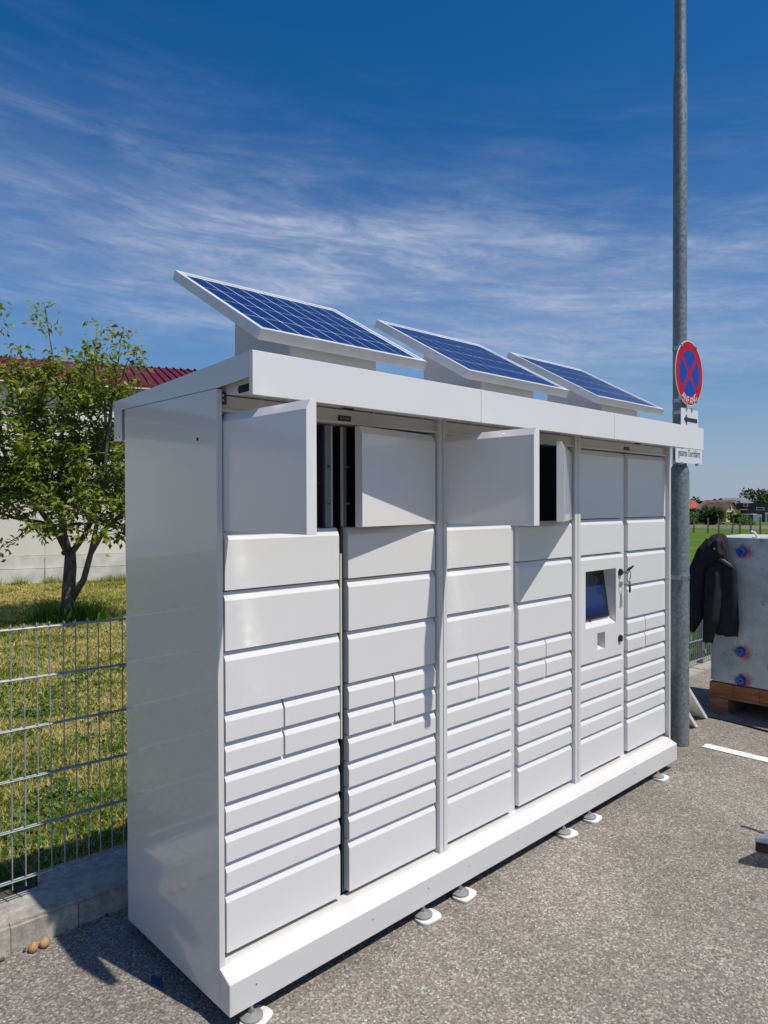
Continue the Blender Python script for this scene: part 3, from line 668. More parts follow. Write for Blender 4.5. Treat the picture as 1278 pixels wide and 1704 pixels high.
# ------------------------------------------------------------------ lamp post and its signs
LP = thing('lamp_post', 'tall grey galvanised lamp post with no-stopping sign, standing at the locker right end', 'lamp post', (3.722, 0.10, 0))
px, py = 3.722, 0.10
MB().tube([(px, py, -0.05), (px, py, 1.90), (px, py, 1.925), (px, py, 1.95)], [0.0645, 0.0635, 0.060, 0.048], 40).build('lower_tube', M['galv'], LP, smooth=True)
MB().tube([(px, py, 1.94), (px, py, 4.62), (px, py, 4.67)], [0.046, 0.0455, 0.042], 32).build('middle_tube', M['galv'], LP, smooth=True)
MB().tube([(px, py, 4.6), (px, py, 9.4), (px + 0.05, py - 0.15, 9.75), (px + 0.12, py - 0.6, 9.95)], [0.0385, 0.035, 0.033, 0.03], 24).build('upper_tube', M['galv'], LP, smooth=True)
MB().tube([(px, py, 4.66), (px, py, 4.672)], [0.0415, 0.040], 32).build('joint_collar', M['zinc'], LP, smooth=True)
MB().box(px + 0.08, px + 0.26, py - 1.15, py - 0.55, 9.90, 10.0).build('lamp_head', M['galv'], LP, bevel=0.03)
def clamp(z, r, parent, ear=True, mat=None, nm='clamp_band'):
    o = MB().tube([(px, py, z - 0.013), (px, py, z + 0.013)], r + 0.003, 36).build(nm, mat or M['zinc'], parent, smooth=True)
    if ear:
        MB().box(px - r * 0.55 - 0.01, px - r * 0.55 + 0.012, py - r - 0.010, py - r * 0.6, z - 0.012, z + 0.012).build('clamp_bolt', M['zinc'], parent)
clamp(1.174, 0.0645, LP, False, M['zinc'], 'band')
MB().box(px - 0.075, px - 0.045, py - 0.075, py - 0.050, 1.158, 1.188).build('band_buckle', M['zinc'], LP, bevel=0.002)
# door of the connection box, and its seam
pts = [(px + 0.0655 * math.cos(a_), py + 0.0655 * math.sin(a_)) for a_ in np.linspace(R(-75), R(20), 14)]; pin = [(px + 0.060 * math.cos(a_), py + 0.060 * math.sin(a_)) for a_ in np.linspace(R(20), R(-75), 14)]
MB().prism_z(pts + pin, 0.775, 1.06).build('access_door', M['galv'], LP, smooth=True)
MB().box(px + 0.06, px + 0.075, py - 0.025, py - 0.01, 0.765, 0.79).build('access_lock', M['black'], LP)
mst = material('white_sticker', (0.7, 0.7, 0.68), 0.5)
a0_, a1_ = R(-62), R(-22)
pts = [(px + 0.0652 * math.cos(a_), py + 0.0652 * math.sin(a_)) for a_ in np.linspace(a0_, a1_, 8)]; pin = [(px + 0.0642 * math.cos(a_), py + 0.0642 * math.sin(a_)) for a_ in np.linspace(a1_, a0_, 8)]
stk = MB().prism_z(pts + pin, 1.248, 1.312).build('sticker', mst, LP, smooth=True)
for k_, (zz, a_, b_) in enumerate(((1.300, 0.10, 0.75), (1.287, 0.2, 0.85), (1.277, 0.2, 0.8), (1.266, 0.35, 0.85), (1.256, 0.1, 0.3), (1.256, 0.45, 0.8))):
    an = np.linspace(a0_ + (a1_ - a0_) * a_, a0_ + (a1_ - a0_) * b_, 5)
    MB().prism_z([(px + 0.0656 * math.cos(q), py + 0.0656 * math.sin(q)) for q in an] + [(px + 0.0651 * math.cos(q), py + 0.0651 * math.sin(q)) for q in an[::-1]], zz - 0.0022, zz + 0.0022).build('sticker_print', M['discgrey'], stk)
MB().box(px + 0.05, px + 0.066, py - 0.03, py + 0.02, 0.0, 0.075).build('earth_lug', M['black'], LP, bevel=0.003)
# round no-stopping sign
mred = material('sign_red', (0.42, 0.004, 0.012), 0.55, 0, 0.0, 0.2); mblue = material('sign_blue', (0.002, 0.055, 0.34), 0.55, 0, 0.0, 0.2); mwh = material('sign_white', (0.62, 0.64, 0.65), 0.4, 0, 0.3); mbk = material('sign_black', (0.012, 0.012, 0.012), 0.5)
def disc_y(cx, cz, r, y0, y1, n=64):
    return MB().prism_y([(cx + r * math.cos(2 * math.pi * k / n), cz + r * math.sin(2 * math.pi * k / n)) for k in range(n)], y0, y1)
SG = thing('no_stopping_sign', 'round red and blue no-stopping sign reading ANFANG clamped to the lamp post', 'road sign', (3.714, 0.03, 2.582))
cx, cz, y = 3.714, 2.582, 0.030
disc_y(cx, cz, 0.2225, y, y + 0.003).build('sign_plate', mwh, SG)
disc_y(cx, cz, 0.2165, y - 0.0012, y - 0.0002).build('red_face', mred, SG)
ri, hb = 0.158, 0.0155
for q in range(4):
    c0 = R(90 * q); d_ = R(45) - math.asin(hb / ri)
    pts = [(cx + hb * math.sqrt(2) * math.cos(c0), cz + hb * math.sqrt(2) * math.sin(c0))] + [(cx + ri * math.cos(a_), cz + ri * math.sin(a_)) for a_ in np.linspace(c0 - d_, c0 + d_, 14)]
    MB().prism_y(pts, y - 0.0020, y - 0.0013).build('blue_field', mblue, SG)
for k_, ch in enumerate('ANFANG'):
    a_ = R(-90 + (k_ - 2.5) * 12.5); rr = 0.189
    text_obj('lettering', ch, 0.070, mwh, SG, (cx + rr * math.cos(a_), y - 0.0016, cz + rr * math.sin(a_)), rot=(R(90), -(a_ + R(90)), 0), extrude=0.0003, sx=0.85)
for a_ in (126, 62, 232, 302):
    xx, zz = cx + 0.215 * math.cos(R(a_)), cz + 0.215 * math.sin(R(a_))
    MB().box(xx - 0.012, xx + 0.012, y - 0.006, y + 0.016, zz - 0.008, zz + 0.008).build('edge_clip', M['zinc'], SG, bevel=0.002)
for zz in (2.765, 2.400):
    MB().box(cx - 0.13, cx + 0.13, y + 0.0035, y + 0.020, zz - 0.012, zz + 0.012).build('mounting_bar', M['zinc'], SG)
    clamp(zz, 0.0460, SG)
# arrow plate
AR = thing('arrow_sign', 'small white plate with a black arrow pointing left, under the round sign', 'road sign', (3.719, 0.03, 2.26))
def rrect(x0, x1, z0, z1, r, n=5):
    p = []
    for (cx_, cz_, a_) in ((x1 - r, z1 - r, 0), (x0 + r, z1 - r, 90), (x0 + r, z0 + r, 180), (x1 - r, z0 + r, 270)):
        for k in range(n + 1):
            t_ = R(a_ + 90 * k / n); p.append((cx_ + r * math.cos(t_), cz_ + r * math.sin(t_)))
    return p
MB().prism_y(rrect(3.581, 3.860, 2.196, 2.336, 0.014), y, y + 0.003).build('sign_plate', mwh, AR)
MB().prism_y([(3.626, 2.262), (3.676, 2.222), (3.676, 2.248), (3.843, 2.248), (3.843, 2.276), (3.676, 2.276), (3.676, 2.302)], y - 0.0012, y - 0.0002).build('arrow', mbk, AR)
clamp(2.318, 0.0462, AR); clamp(2.215, 0.0464, AR)
MB().box(cx - 0.1, cx + 0.1, y + 0.0035, y + 0.018, 2.308, 2.326).build('mounting_bar', M['zinc'], AR)
for xx in (3.665, 3.75): MB().box(xx - 0.008, xx + 0.008, y - 0.006, y + 0.004, 2.322, 2.345).build('edge_clip', M['zinc'], AR)
TX = thing('supplementary_sign', 'white rectangular plate reading gesamte Durchfahrt, lowest on the lamp post', 'road sign', (3.714, 0.03, 2.07))
MB().prism_y(rrect(3.498, 3.930, 1.962, 2.190, 0.016), y, y + 0.003).build('sign_plate', mwh, TX)
text_obj('lettering', 'gesamte Durchfahrt', 0.072, mbk, TX, (3.715, y - 0.0006, 2.030), extrude=0.0002, sx=0.61)
for xx in (3.59, 3.85): MB().box(xx - 0.012, xx + 0.012, y - 0.005, y + 0.012, 1.952, 1.968).build('edge_clip', M['zinc'], TX)
MB().box(3.56, 3.87, y + 0.0035, y + 0.018, 1.966, 1.985).build('mounting_bar', M['zinc'], TX)
clamp(1.975, 0.0468, TX)

# ------------------------------------------------------------------ concrete block on pallet
m = material('weathered_grey_concrete', (0.3, 0.3, 0.3), 0.75); t = m.node_tree; v = coords(m)
f = noise(t, v, 2.6, 7, 0.62, 0.3); f2 = noise(t, v, 13, 5, 0.6); f3 = noise(t, v, 60, 3, 0.6)
c_ = ramp(t, f, [(0.30, (0.24, 0.28, 0.28)), (0.48, (0.42, 0.46, 0.45)), (0.68, (0.66, 0.68, 0.66))])
c_ = mix(t, ramp(t, f2, [(0.31, 0.75), (0.37, 0.0)]), c_, (0.07, 0.08, 0.085))
c_ = mix(t, 0.25, c_, ramp(t, f3, [(0.3, (0.1, 0.11, 0.11)), (0.7, (0.34, 0.35, 0.34))]))
ANC = [(0.029, 1.305), (0.036, 0.518), (0.031, 0.290), (-0.62, 1.305), (-0.62, 0.518), (-0.62, 0.290)]
sp = N(t, 'ShaderNodeSeparateXYZ'); wire(t, v, sp.inputs[0])
warp = math_node(t, 'MULTIPLY', math_node(t, 'SUBTRACT', noise(t, v, 28, 4, 0.7), 0.5), 0.085)
for (ay, az_) in ANC:        # overspray of blue and red paint round each anchor sleeve
    dy = math_node(t, 'SUBTRACT', sp.outputs[1], ay); dzz = math_node(t, 'SUBTRACT', sp.outputs[2], az_)
    dist = math_node(t, 'SQRT', math_node(t, 'ADD', math_node(t, 'MULTIPLY', dy, dy), math_node(t, 'MULTIPLY', dzz, dzz)))
    dist = math_node(t, 'ADD', dist, warp)
    dy2 = math_node(t, 'SUBTRACT', sp.outputs[1], ay - 0.022)
    dr = math_node(t, 'ADD', math_node(t, 'SQRT', math_node(t, 'ADD', math_node(t, 'MULTIPLY', dy2, dy2), math_node(t, 'MULTIPLY', dzz, dzz))), warp)
    rk = ramp(t, dr, [(0.040, 0.75), (0.074, 0.0)]); bk = ramp(t, dist, [(0.028, 1.0), (0.054, 0.0)])
    c_ = mix(t, rk, c_, (0.42, 0.03, 0.03)); c_ = mix(t, bk, c_, (0.008, 0.03, 0.22))
wire(t, c_, pb(m).inputs['Base Color']); bump(m, f2, 0.35, 0.006); M['block'] = m
BK = thing('concrete_block', 'grey weathered concrete block with blue sprayed anchor sockets, on a wooden pallet', 'concrete block', (5.2, -0.3, 0.215))
bm = bmesh.new(); bmesh.ops.create_cube(bm, size=1.0)
bmesh.ops.scale(bm, vec=(0.76, 1.20, 1.195), verts=bm.verts); bmesh.ops.translate(bm, vec=(5.065, -0.324, 0.8175), verts=bm.verts)
bmesh.ops.bevel(bm, geom=[e for e in bm.edges if all(v_.co.z < 0.3 for v_ in e.verts) or abs(e.verts[0].co.z - e.verts[1].co.z) > 0.5], offset=0.035, segments=5, affect='EDGES')
me = bpy.data.meshes.new('block_body'); bm.to_mesh(me); bm.free(); link('block_body', me, M['block'], BK, (0, 0, 0), smooth=True).location = -Vector(BK.location)
BKo = [o for o in BK.children][0]
manc = material('blue_anchor', (0.005, 0.07, 0.36), 0.35)
for (ay, az_) in ANC:
    MB().tube([(4.688, ay, az_), (4.672, ay, az_), (4.668, ay, az_)], [0.034, 0.031, 0.024], 20).build('anchor_socket', manc, BK, smooth=True)
    MB().tube([(4.6695, ay, az_), (4.666, ay, az_)], 0.008, 10).build('anchor_hole', M['black'], BK)
MB().tube([(4.75, -0.06, 1.40), (4.75, -0.062, 1.43), (4.75, -0.045, 1.455), (4.75, -0.02, 1.465)], 0.009, 8).build('lifting_loop', M['padwhite'], BK, smooth=True)
for q in range(2):
    MB().box(4.75, 4.80, -0.26 + q * 0.2, -0.225 + q * 0.2, 1.412, 1.421).build('lifting_socket', M['padwhite'], BK)
mw = varied('reddish_pallet_wood', (0.20, 0.065, 0.02), (0.38, 0.15, 0.05), 5, 0.8, bs=0.4, bd=0.004, stretch=(6, 1, 6))
mw2 = varied('brown_pallet_wood', (0.16, 0.07, 0.03), (0.32, 0.16, 0.08), 6, 0.85, bs=0.4, bd=0.004, stretch=(6, 1, 6))
PL = thing('wooden_pallet', 'reddish brown wooden pallet carrying the concrete block', 'pallet', (5.1, -0.3, 0))
yA, yB = 0.276, -0.93
for k_ in range(8):
    x_ = 4.687 + k_ * 0.152; MB().box(x_, x_ + 0.10, yB, yA, 0.122, 0.144).build('deck_board', mw2, PL, bevel=0.002)
for (ya, yb) in ((0.131, 0.276), (-0.40, -0.255), (-0.93, -0.785)):
    MB().box(4.69, 5.85, ya, yb, 0.1005, 0.1215).build('cross_board', mw2, PL)
    MB().box(4.69, 5.85, ya, yb, 0.0, 0.021).build('bottom_board', mw2, PL)
    for x_ in (4.69, 5.19, 5.705): MB().box(x_, x_ + 0.145, ya, yb, 0.0215, 0.100).build('pallet_foot', mw2, PL, bevel=0.004)
ys = [0.276, 0.092, -0.105, -0.33, -0.55, -0.77, -0.93]
for a_, b_ in zip(ys[:-1], ys[1:]): MB().box(4.692, 4.76, b_ + 0.002, a_, 0.1445, 0.243).build('sleeper', mw, PL, bevel=0.003)
MB().box(5.75, 5.81, yB, yA, 0.1445, 0.243).build('sleeper', mw, PL)
for o_ in (BK,):     # sits on the sleepers
    for ch in o_.children: pass

# ------------------------------------------------------------------ jacket over the block corner
def jacket():
    root = thing('jacket', 'black work jacket draped over the top left corner of the concrete block', 'jacket', (4.66, 0.2, 1.43))
    mj = varied('black_jacket_cloth', (0.0015, 0.0015, 0.0025), (0.010, 0.009, 0.013), 11, 0.85, bs=0.6, bd=0.012)  # lighter tone on the raised folds paints their sheen into the cloth colour
    def sheet(rows, name, nx=30, depth=0.05, seed=0, x_base=4.655):
        """rows: (z, y_left, y_right, thickness, x) from top to bottom; closed elliptical sections with folds"""
        rows = sorted(rows, key=lambda r_: -r_[0]); zz = np.linspace(rows[0][0], rows[-1][0], 46)
        R_ = np.array(rows)[::-1]; 
        itp = lambda c, z: np.interp(z, R_[:, 0], R_[:, c])
        V, Fc = [], []; n = 40; rg = np.random.default_rng(seed); ph = rg.uniform(0, 6.28, 6); am = rg.uniform(0.3, 1.0, 6)
        for i, z in enumerate(zz):
            yl, yr, th, xx = itp(1, z), itp(2, z), itp(3, z), itp(4, z)
            cy, hw = (yl + yr) / 2, abs(yl - yr) / 2
            for k in range(n):
                a_ = 2 * math.pi * k / n; fold = 0
                for q, fr in enumerate((3, 5, 8, 11)): fold += am[q] * math.sin(fr * a_ + ph[q] + z * (2.5 + q)) / (q + 1.2)
                fold *= 0.16 * min(1, (i + 3) / 12)
                fold += 0.06 * math.sin(z * 55 + math.sin(a_ * 2 + ph[4]) * 2.5) * math.sin(a_ + ph[5])
                V.append((xx + th * math.sin(a_) * (1 + fold * 1.6), cy + hw * math.cos(a_) * (1 + fold * 0.32), z + 0.006 * math.sin(4 * a_ + ph[2])))
        m_ = len(zz)
        for i in range(m_ - 1):
            for k in range(n):
                Fc.append((i * n + k, i * n + (k + 1) % n, (i + 1) * n + (k + 1) % n, (i + 1) * n + k))
        b = MB().add(V, Fc); b.f.append(tuple(range(n))); b.f.append(tuple(reversed(range((m_ - 1) * n, m_ * n))))
        o = b.build(name, mj, root, (4.66, 0.2, 1.43), smooth=True, angle=80)
        return o
    Y = lambda px_: 0.276 - (px_ - 1180) / 222.0
    Z = lambda py_: 1.435 - (py_ - 890) * 0.00487
    X = 4.63
    sheet([(Z(889), Y(1192), Y(1202), 0.02, 4.70), (Z(893), Y(1182), Y(1210), 0.055, 4.69), (Z(905), Y(1176), Y(1214), 0.06, 4.655), (Z(930), Y(1172), Y(1222), 0.055, X), (Z(944), Y(1170), Y(1231), 0.045, X), (Z(985), Y(1168), Y(1233), 0.045, X), (Z(1030), Y(1172), Y(1235), 0.045, X + 0.01), (Z(1053), Y(1198), Y(1233), 0.035, X + 0.015)], 'jacket_body', seed=3)
    sheet([(Z(897), Y(1178), Y(1198), 0.03, 4.655), (Z(915), Y(1164), Y(1196), 0.045, 4.635), (Z(950), Y(1150), Y(1185), 0.05, 4.62), (Z(995), Y(1147), Y(1180), 0.05, 4.615), (Z(1030), Y(1145), Y(1175), 0.045, 4.615), (Z(1053), Y(1144), Y(1161), 0.035, 4.615)], 'sleeve', seed=5)
    sheet([(Z(935), Y(1186), Y(1212), 0.03, 4.60), (Z(955), Y(1183), Y(1211), 0.045, 4.585), (Z(1000), Y(1181), Y(1209), 0.045, 4.58), (Z(1030), Y(1179), Y(1206), 0.042, 4.58), (Z(1050), Y(1178), Y(1199), 0.036, 4.585), (Z(1066), Y(1177), Y(1195), 0.030, 4.59)], 'sleeve', seed=9)
    sheet([(Z(890), Y(1196), Y(1206), 0.02, 4.66), (Z(900), Y(1190), Y(1214), 0.05, 4.635), (Z(920), Y(1196), Y(1217), 0.05, 4.61), (Z(932), Y(1204), Y(1216), 0.03, 4.60)], 'hood', seed=12)
    c = MB().tube([(4.575, Y(1206), Z(928)), (4.575, Y(1213), Z(931)), (4.585, Y(1222), Z(937)), (4.60, Y(1229), Z(943))], [0.010, 0.017, 0.015, 0.006], 10)
    mc = material('dark_grey_lining', (0.045, 0.042, 0.052), 0.6); c.build('collar_lining', mc, root, (4.66, 0.2, 1.43), smooth=True, angle=80)
    MB().tube([(4.570, Y(1199), Z(912)), (4.566, Y(1199), Z(912))], 0.007, 10).build('snap_button', M['zinc'], root, (4.66, 0.2, 1.43))
jacket()

# ------------------------------------------------------------------ white beams, black line, marking, small things
def beam(xf, yf, L_, label):
    d = Vector((-0.75, 0, 0.66)).normalized(); n = Vector((0.66, 0, 0.75)); w = 0.12; h = 0.028
    o0 = Vector((xf, yf, 0.006)); vs = []
    c1 = o0 - n * 0.0 ; tip = o0 + d * L_
    # foot cut level with the ground
    P = []
    for yy in (yf - w / 2, yf + w / 2):
        P += [Vector((xf, yy, 0.004)), Vector((xf - h / 0.66, yy, 0.004)), Vector((tip.x, yy, tip.z)) - n * h, Vector((tip.x, yy, tip.z))]
    b = MB().add(P, [(0, 1, 2, 3), (7, 6, 5, 4), (0, 3, 7, 4), (1, 5, 6, 2), (3, 2, 6, 7), (0, 4, 5, 1)])
    o = b.build('steel_beam', M['roofwhite'], None, (xf, yf, 0), bevel=0.002)
    tag(o, label, 'beam', 'white beams leaning against the locker')
beam(4.480, 0.262, 1.50, 'white steel beam leaning behind the lamp post, the upper one nearer the pallet')
beam(4.205, 0.225, 1.13, 'white steel beam leaning behind the lamp post, the lower one ending beside its base')
line_pts = []
for k in range(30):
    s_ = k / 29; line_pts.append((4.50 - 0.13 * s_ + 0.012 * math.sin(s_ * 9), 0.22 - 1.1 * s_, 0.0075))
tag(MB().tube(line_pts, 0.0075, 8).build('black_line', M['black'], None, (4.4, 0, 0), smooth=True), 'thin black line lying across the asphalt in front of the pallet', 'black_line')  # thin dark tube laid flat along the ground
a = MB().add([(3.775, -0.028, 0.004), (3.795, -3.5, 0.004), (3.885, -3.5, 0.004), (3.866, -0.045, 0.004), (3.84, -0.026, 0.004), (3.805, -0.036, 0.004)], [(0, 1, 2, 3, 4, 5)]).build('parking_line', M['roadpaint']); tag(a, kind='structure')
pts = [(-0.05 + 0.018 * (1 + 0.3 * math.sin(3 * a_) + 0.15 * math.sin(7 * a_)) * math.cos(a_), 0.312 + 0.036 * (1 + 0.25 * math.cos(4 * a_)) * math.sin(a_), 0.004) for a_ in np.linspace(0, 2 * math.pi, 20)[:-1]]
tag(MB().add(pts, [tuple(range(19))]).build('paint_mark', M['bluemark']), kind='structure')
mor = varied('tan_fruit', (0.38, 0.19, 0.07), (0.52, 0.30, 0.13), 30, 0.6)
for i, (x_, y_) in enumerate(((-0.309, 0.800), (-0.268, 0.800))):
    bm = bmesh.new(); bmesh.ops.create_icosphere(bm, subdivisions=3, radius=0.0175)
    for v_ in bm.verts: v_.co = Vector((v_.co.x * (1.05 if i else 0.95), v_.co.y, v_.co.z * 1.12)) * (1 + 0.03 * math.sin(v_.co.x * 400) * math.cos(v_.co.z * 300))
    me = bpy.data.meshes.new('fallen_fruit'); bm.to_mesh(me); bm.free()
    o = link('fallen_fruit', me, mor, None, (x_, y_, 0.018), smooth=True, rot=(0.3, 0.5, i))
    tag(o, ['tan fallen fruit against the kerb, the left one', 'tan fallen fruit against the kerb, nearer the locker shadow'][i], 'fruit', 'fruits fallen by the kerb')
mdl = material('dry_leaf', (0.10, 0.07, 0.03), 0.8)
LR = np.random.default_rng(5); V, Fq = [], []
for k in range(90):        # dry leaf crumbs swept to the kerb foot
    x_ = LR.uniform(-3, 3.6); y_ = 0.845 - abs(LR.normal(0, 0.02)) ; s_ = LR.uniform(0.004, 0.014); a_ = LR.uniform(0, 6.28); i0 = len(V)
    for dx, dy_ in ((-1, -0.5), (1, -0.5), (1, 0.5), (-1, 0.5)):
        V.append((x_ + s_ * (dx * math.cos(a_) - dy_ * math.sin(a_)), y_ + s_ * (dx * math.sin(a_) + dy_ * math.cos(a_)), 0.004 + LR.uniform(0, 0.008)))
    Fq.append((i0, i0 + 1, i0 + 2, i0 + 3))
tag(np_mesh('leaf_litter', V, Fq, None, mdl), 'dry leaf crumbs along the foot of the kerb', 'litter', kind='stuff')

GR = np.random.default_rng(17); n = 2600; V, Fq = [], []
for k in range(n):
    x_, y_ = GR.uniform(-1.6, 5.0), GR.uniform(-1.9, 0.83); s_ = GR.uniform(0.0012, 0.0042); i0 = len(V); a_ = GR.uniform(0, 6.28)
    for q in range(4): V.append((x_ + s_ * math.cos(a_ + q * 1.571) * GR.uniform(0.7, 1.3), y_ + s_ * math.sin(a_ + q * 1.571) * GR.uniform(0.7, 1.3), 0.0))
    V.append((x_, y_, s_ * 1.1)); Fq += [(i0 + q, i0 + (q + 1) % 4, i0 + 4) for q in range(4)]
tag(np_mesh('loose_grit', V, Fq, None, varied('pale_grit', (0.25, 0.23, 0.20), (0.60, 0.57, 0.50), 9, 0.9)), 'loose pale grit lying on the asphalt', 'grit', kind='stuff')
# low trolley whose pointed tip enters at the right edge
TR = thing('hand_truck', 'dark pointed foot plate of a hand truck at the right edge of the photo', 'hand truck', (2.55, -1.02, 0))
mtr = varied('worn_grey_plate', (0.10, 0.12, 0.13), (0.30, 0.33, 0.35), 14, 0.45, 0.3)
tip = [(2.305, -0.868), (2.345, -0.858), (2.47, -0.885), (2.72, -1.03), (2.62, -1.20), (2.38, -1.02), (2.318, -0.915)]
MB().prism_z(tip[::-1], 0.118, 0.124).build('top_plate', mtr, TR, bevel=0.002)
MB().prism_z([(x_ * 0.985 + 0.038, y_ * 0.985 - 0.015) for x_, y_ in tip][::-1], 0.070, 0.1178).build('body', M['blackgloss'], TR, bevel=0.008)
for (x_, y_) in ((2.52, -1.00), (2.56, -1.09)):
    MB().tube([(x_, y_ - 0.015, 0.037), (x_, y_ + 0.015, 0.037)], 0.036, 20).build('wheel', M['blackgloss'], TR, smooth=True)
    MB().tube([(x_, y_, 0.037), (x_, y_, 0.085)], 0.008, 8).build('axle_fork', M['zinc'], TR)
MB().tube([(2.66, -1.08, 0.10), (2.80, -1.16, 0.75), (2.82, -1.17, 0.9)], 0.014, 10).build('handle', M['blackgloss'], TR, smooth=True)

# ------------------------------------------------------------------ vegetation helpers
def leaves_mesh(P, size, tintv, rngl, aspect=0.5, droop=0.3, fold=True):
    """P (n,3) leaf roots; returns V,F,tint: each leaf a folded two-face blade"""
    n = len(P); az = rngl.uniform(0, 2 * np.pi, n); el = rngl.normal(-droop, 0.45, n)
    d = np.stack([np.cos(az) * np.cos(el), np.sin(az) * np.cos(el), np.sin(el)], 1)
    up = rngl.normal(0, 0.45, (n, 3)) + np.array([0, 0, 1.0]); s_ = np.cross(d, up); s_ /= np.linalg.norm(s_, axis=1)[:, None]
    nn = np.cross(s_, d); L_ = (size * rngl.uniform(0.65, 1.25, n))[:, None]; w = L_ * aspect * 0.5
    a = P; b = P + d * L_ * 0.5 + s_ * w + nn * L_ * 0.08; c = P + d * L_ - nn * L_ * 0.10; e = P + d * L_ * 0.5 - s_ * w + nn * L_ * 0.08
    V = np.stack([a, b, c, e], 1).reshape(-1, 3); i = np.arange(n)[:, None] * 4
    F = np.concatenate([i + np.array([[0, 1, 2]]), i + np.array([[0, 2, 3]])], 1).reshape(-1, 3)
    return V, F, np.repeat(tintv, 2)

# ------------------------------------------------------------------ walnut tree
def walnut():
    bx, by, bz = 3.15, 10.05, -0.23
    root = thing('walnut_tree', 'young walnut tree with forked trunk on the lawn before the cream building', 'tree', (bx, by, bz))
    rv = Vector((0.7217, -0.692, 0)); fv = Vector((0.692, 0.7217, 0)); o = Vector((bx, by, bz))
    def P(a, d, z): return o + (rv * a + fv * d + Vector((0, 0, z))) * 1.13
    rr = random.Random(4); br = MB(); tips = []
    def seg(pts, r0, r1, n=8, mb=br):
        m_ = len(pts); mb.tube(pts, [r0 + (r1 - r0) * (k / (m_ - 1)) ** 0.8 for k in range(m_)], n)
    tr = MB()
    seg([P(-0.01, 0, -0.1), P(-0.01, 0, 0.12), P(0.0, 0, 0.45), P(0.03, 0, 0.8), P(0.03, 0, 1.02)], 0.125, 0.085, 14, tr)
    tr.v = [(x_ + 0.006 * math.sin(z_ * 31 + x_ * 60), y_ + 0.006 * math.cos(z_ * 27 + y_ * 50), z_) for x_, y_, z_ in tr.v]
    def limb(pts, r0, r1):
        seg(pts, r0, r1, 9); return pts
    L1 = limb([P(0.02, 0, 0.95), P(-0.16, 0.05, 1.25), P(-0.45, 0.1, 1.62), P(-0.75, 0.05, 2.05), P(-0.95, 0, 2.55)], 0.062, 0.028)
    L2 = limb([P(0.02, 0, 0.98), P(-0.05, -0.05, 1.35), P(-0.08, -0.12, 1.75), P(-0.02, -0.2, 2.3), P(0.03, -0.2, 2.9), P(0.0, -0.2, 3.4)], 0.058, 0.02)
    L3 = limb([P(0.05, 0, 1.0), P(0.20, 0.1, 1.25), P(0.33, 0.25, 1.65), P(0.42, 0.3, 2.2), P(0.45, 0.3, 2.9), P(0.42, 0.3, 3.5)], 0.055, 0.02)
    L4 = limb([P(0.05, 0, 0.32), P(0.26, -0.08, 0.62), P(0.38, -0.12, 1.0), P(0.60, -0.15, 1.35), P(0.88, -0.15, 1.6), P(1.1, -0.1, 2.1)], 0.06, 0.028)
    L5 = limb([P(0.38, -0.12, 1.0), P(0.52, -0.2, 1.5), P(0.66, -0.3, 2.1), P(0.72, -0.3, 2.8), P(0.78, -0.25, 3.4)], 0.042, 0.018)
    L6 = limb([P(-0.30, 0.08, 1.42), P(-0.75, -0.1, 1.52), P(-1.25, -0.2, 1.72), P(-1.7, -0.2, 2.1)], 0.034, 0.015)
    L7 = limb([P(-0.06, -0.1, 1.6), P(-0.32, -0.35, 2.1), P(-0.5, -0.5, 2.7), P(-0.55, -0.5, 3.3)], 0.034, 0.015)
    L8 = limb([P(-0.75, 0.05, 2.05), P(-1.1, 0.3, 2.5), P(-1.3, 0.3, 3.1)], 0.03, 0.014)
    L9 = limb([P(0.3, 0.2, 1.5), P(0.2, 0.6, 2.1), P(0.1, 0.75, 2.8)], 0.03, 0.014)
    shoots = [([P(-0.95, 0, 2.5), P(-1.02, 0, 3.4), P(-1.0, 0, 4.0), P(-1.05, 0, 4.62)], 0.03, 4.62), ([P(0.0, -0.2, 3.2), P(-0.12, -0.2, 3.9), P(-0.22, -0.2, 4.55)], 0.02, 4.5), ([P(0.3, 0.3, 3.3), P(0.28, 0.3, 3.9), P(0.33, 0.3, 4.42)], 0.02, 4.42), ([P(0.78, -0.25, 3.2), P(0.84, -0.25, 3.7), P(0.90, -0.25, 4.15)], 0.02, 4.15), ([P(-1.3, 0.3, 3.0), P(-1.45, 0.3, 3.8), P(-1.5, 0.3, 4.3)], 0.02, 4.3), ([P(-0.55, -0.5, 3.2), P(-0.6, -0.4, 3.9)], 0.02, 4.0), ([P(1.1, -0.1, 2.0), P(1.12, -0.1, 2.9), P(1.05, -0.1, 3.6)], 0.02, 3.6)]
    leafP = []
    for k in range(16):
        a0_ = -1.5 + k * 0.165 + rr.uniform(-0.05, 0.05); d0_ = rr.uniform(-0.5, 0.5); zz_ = rr.uniform(3.05, 3.75) - 0.12 * abs(a0_ + 0.2) ** 2
        shoots.append(([P(a0_ * 0.75, d0_ * 0.6, 2.1), P(a0_ * 0.95, d0_, 2.9), P(a0_ + rr.uniform(-0.05, 0.05), d0_, zz_)], 0.018, zz_))
    for pts, r0, zt_ in shoots:
        seg(pts, r0, 0.006, 6); e = pts[-1]
        for k in range(46):
            a_ = rr.uniform(0, 6.28); q = 0.27 * rr.random() ** 0.7; leafP.append((e.x + math.cos(a_) * q, e.y + math.sin(a_) * q, e.z + 0.06 - 0.5 * rr.random() ** 1.3))
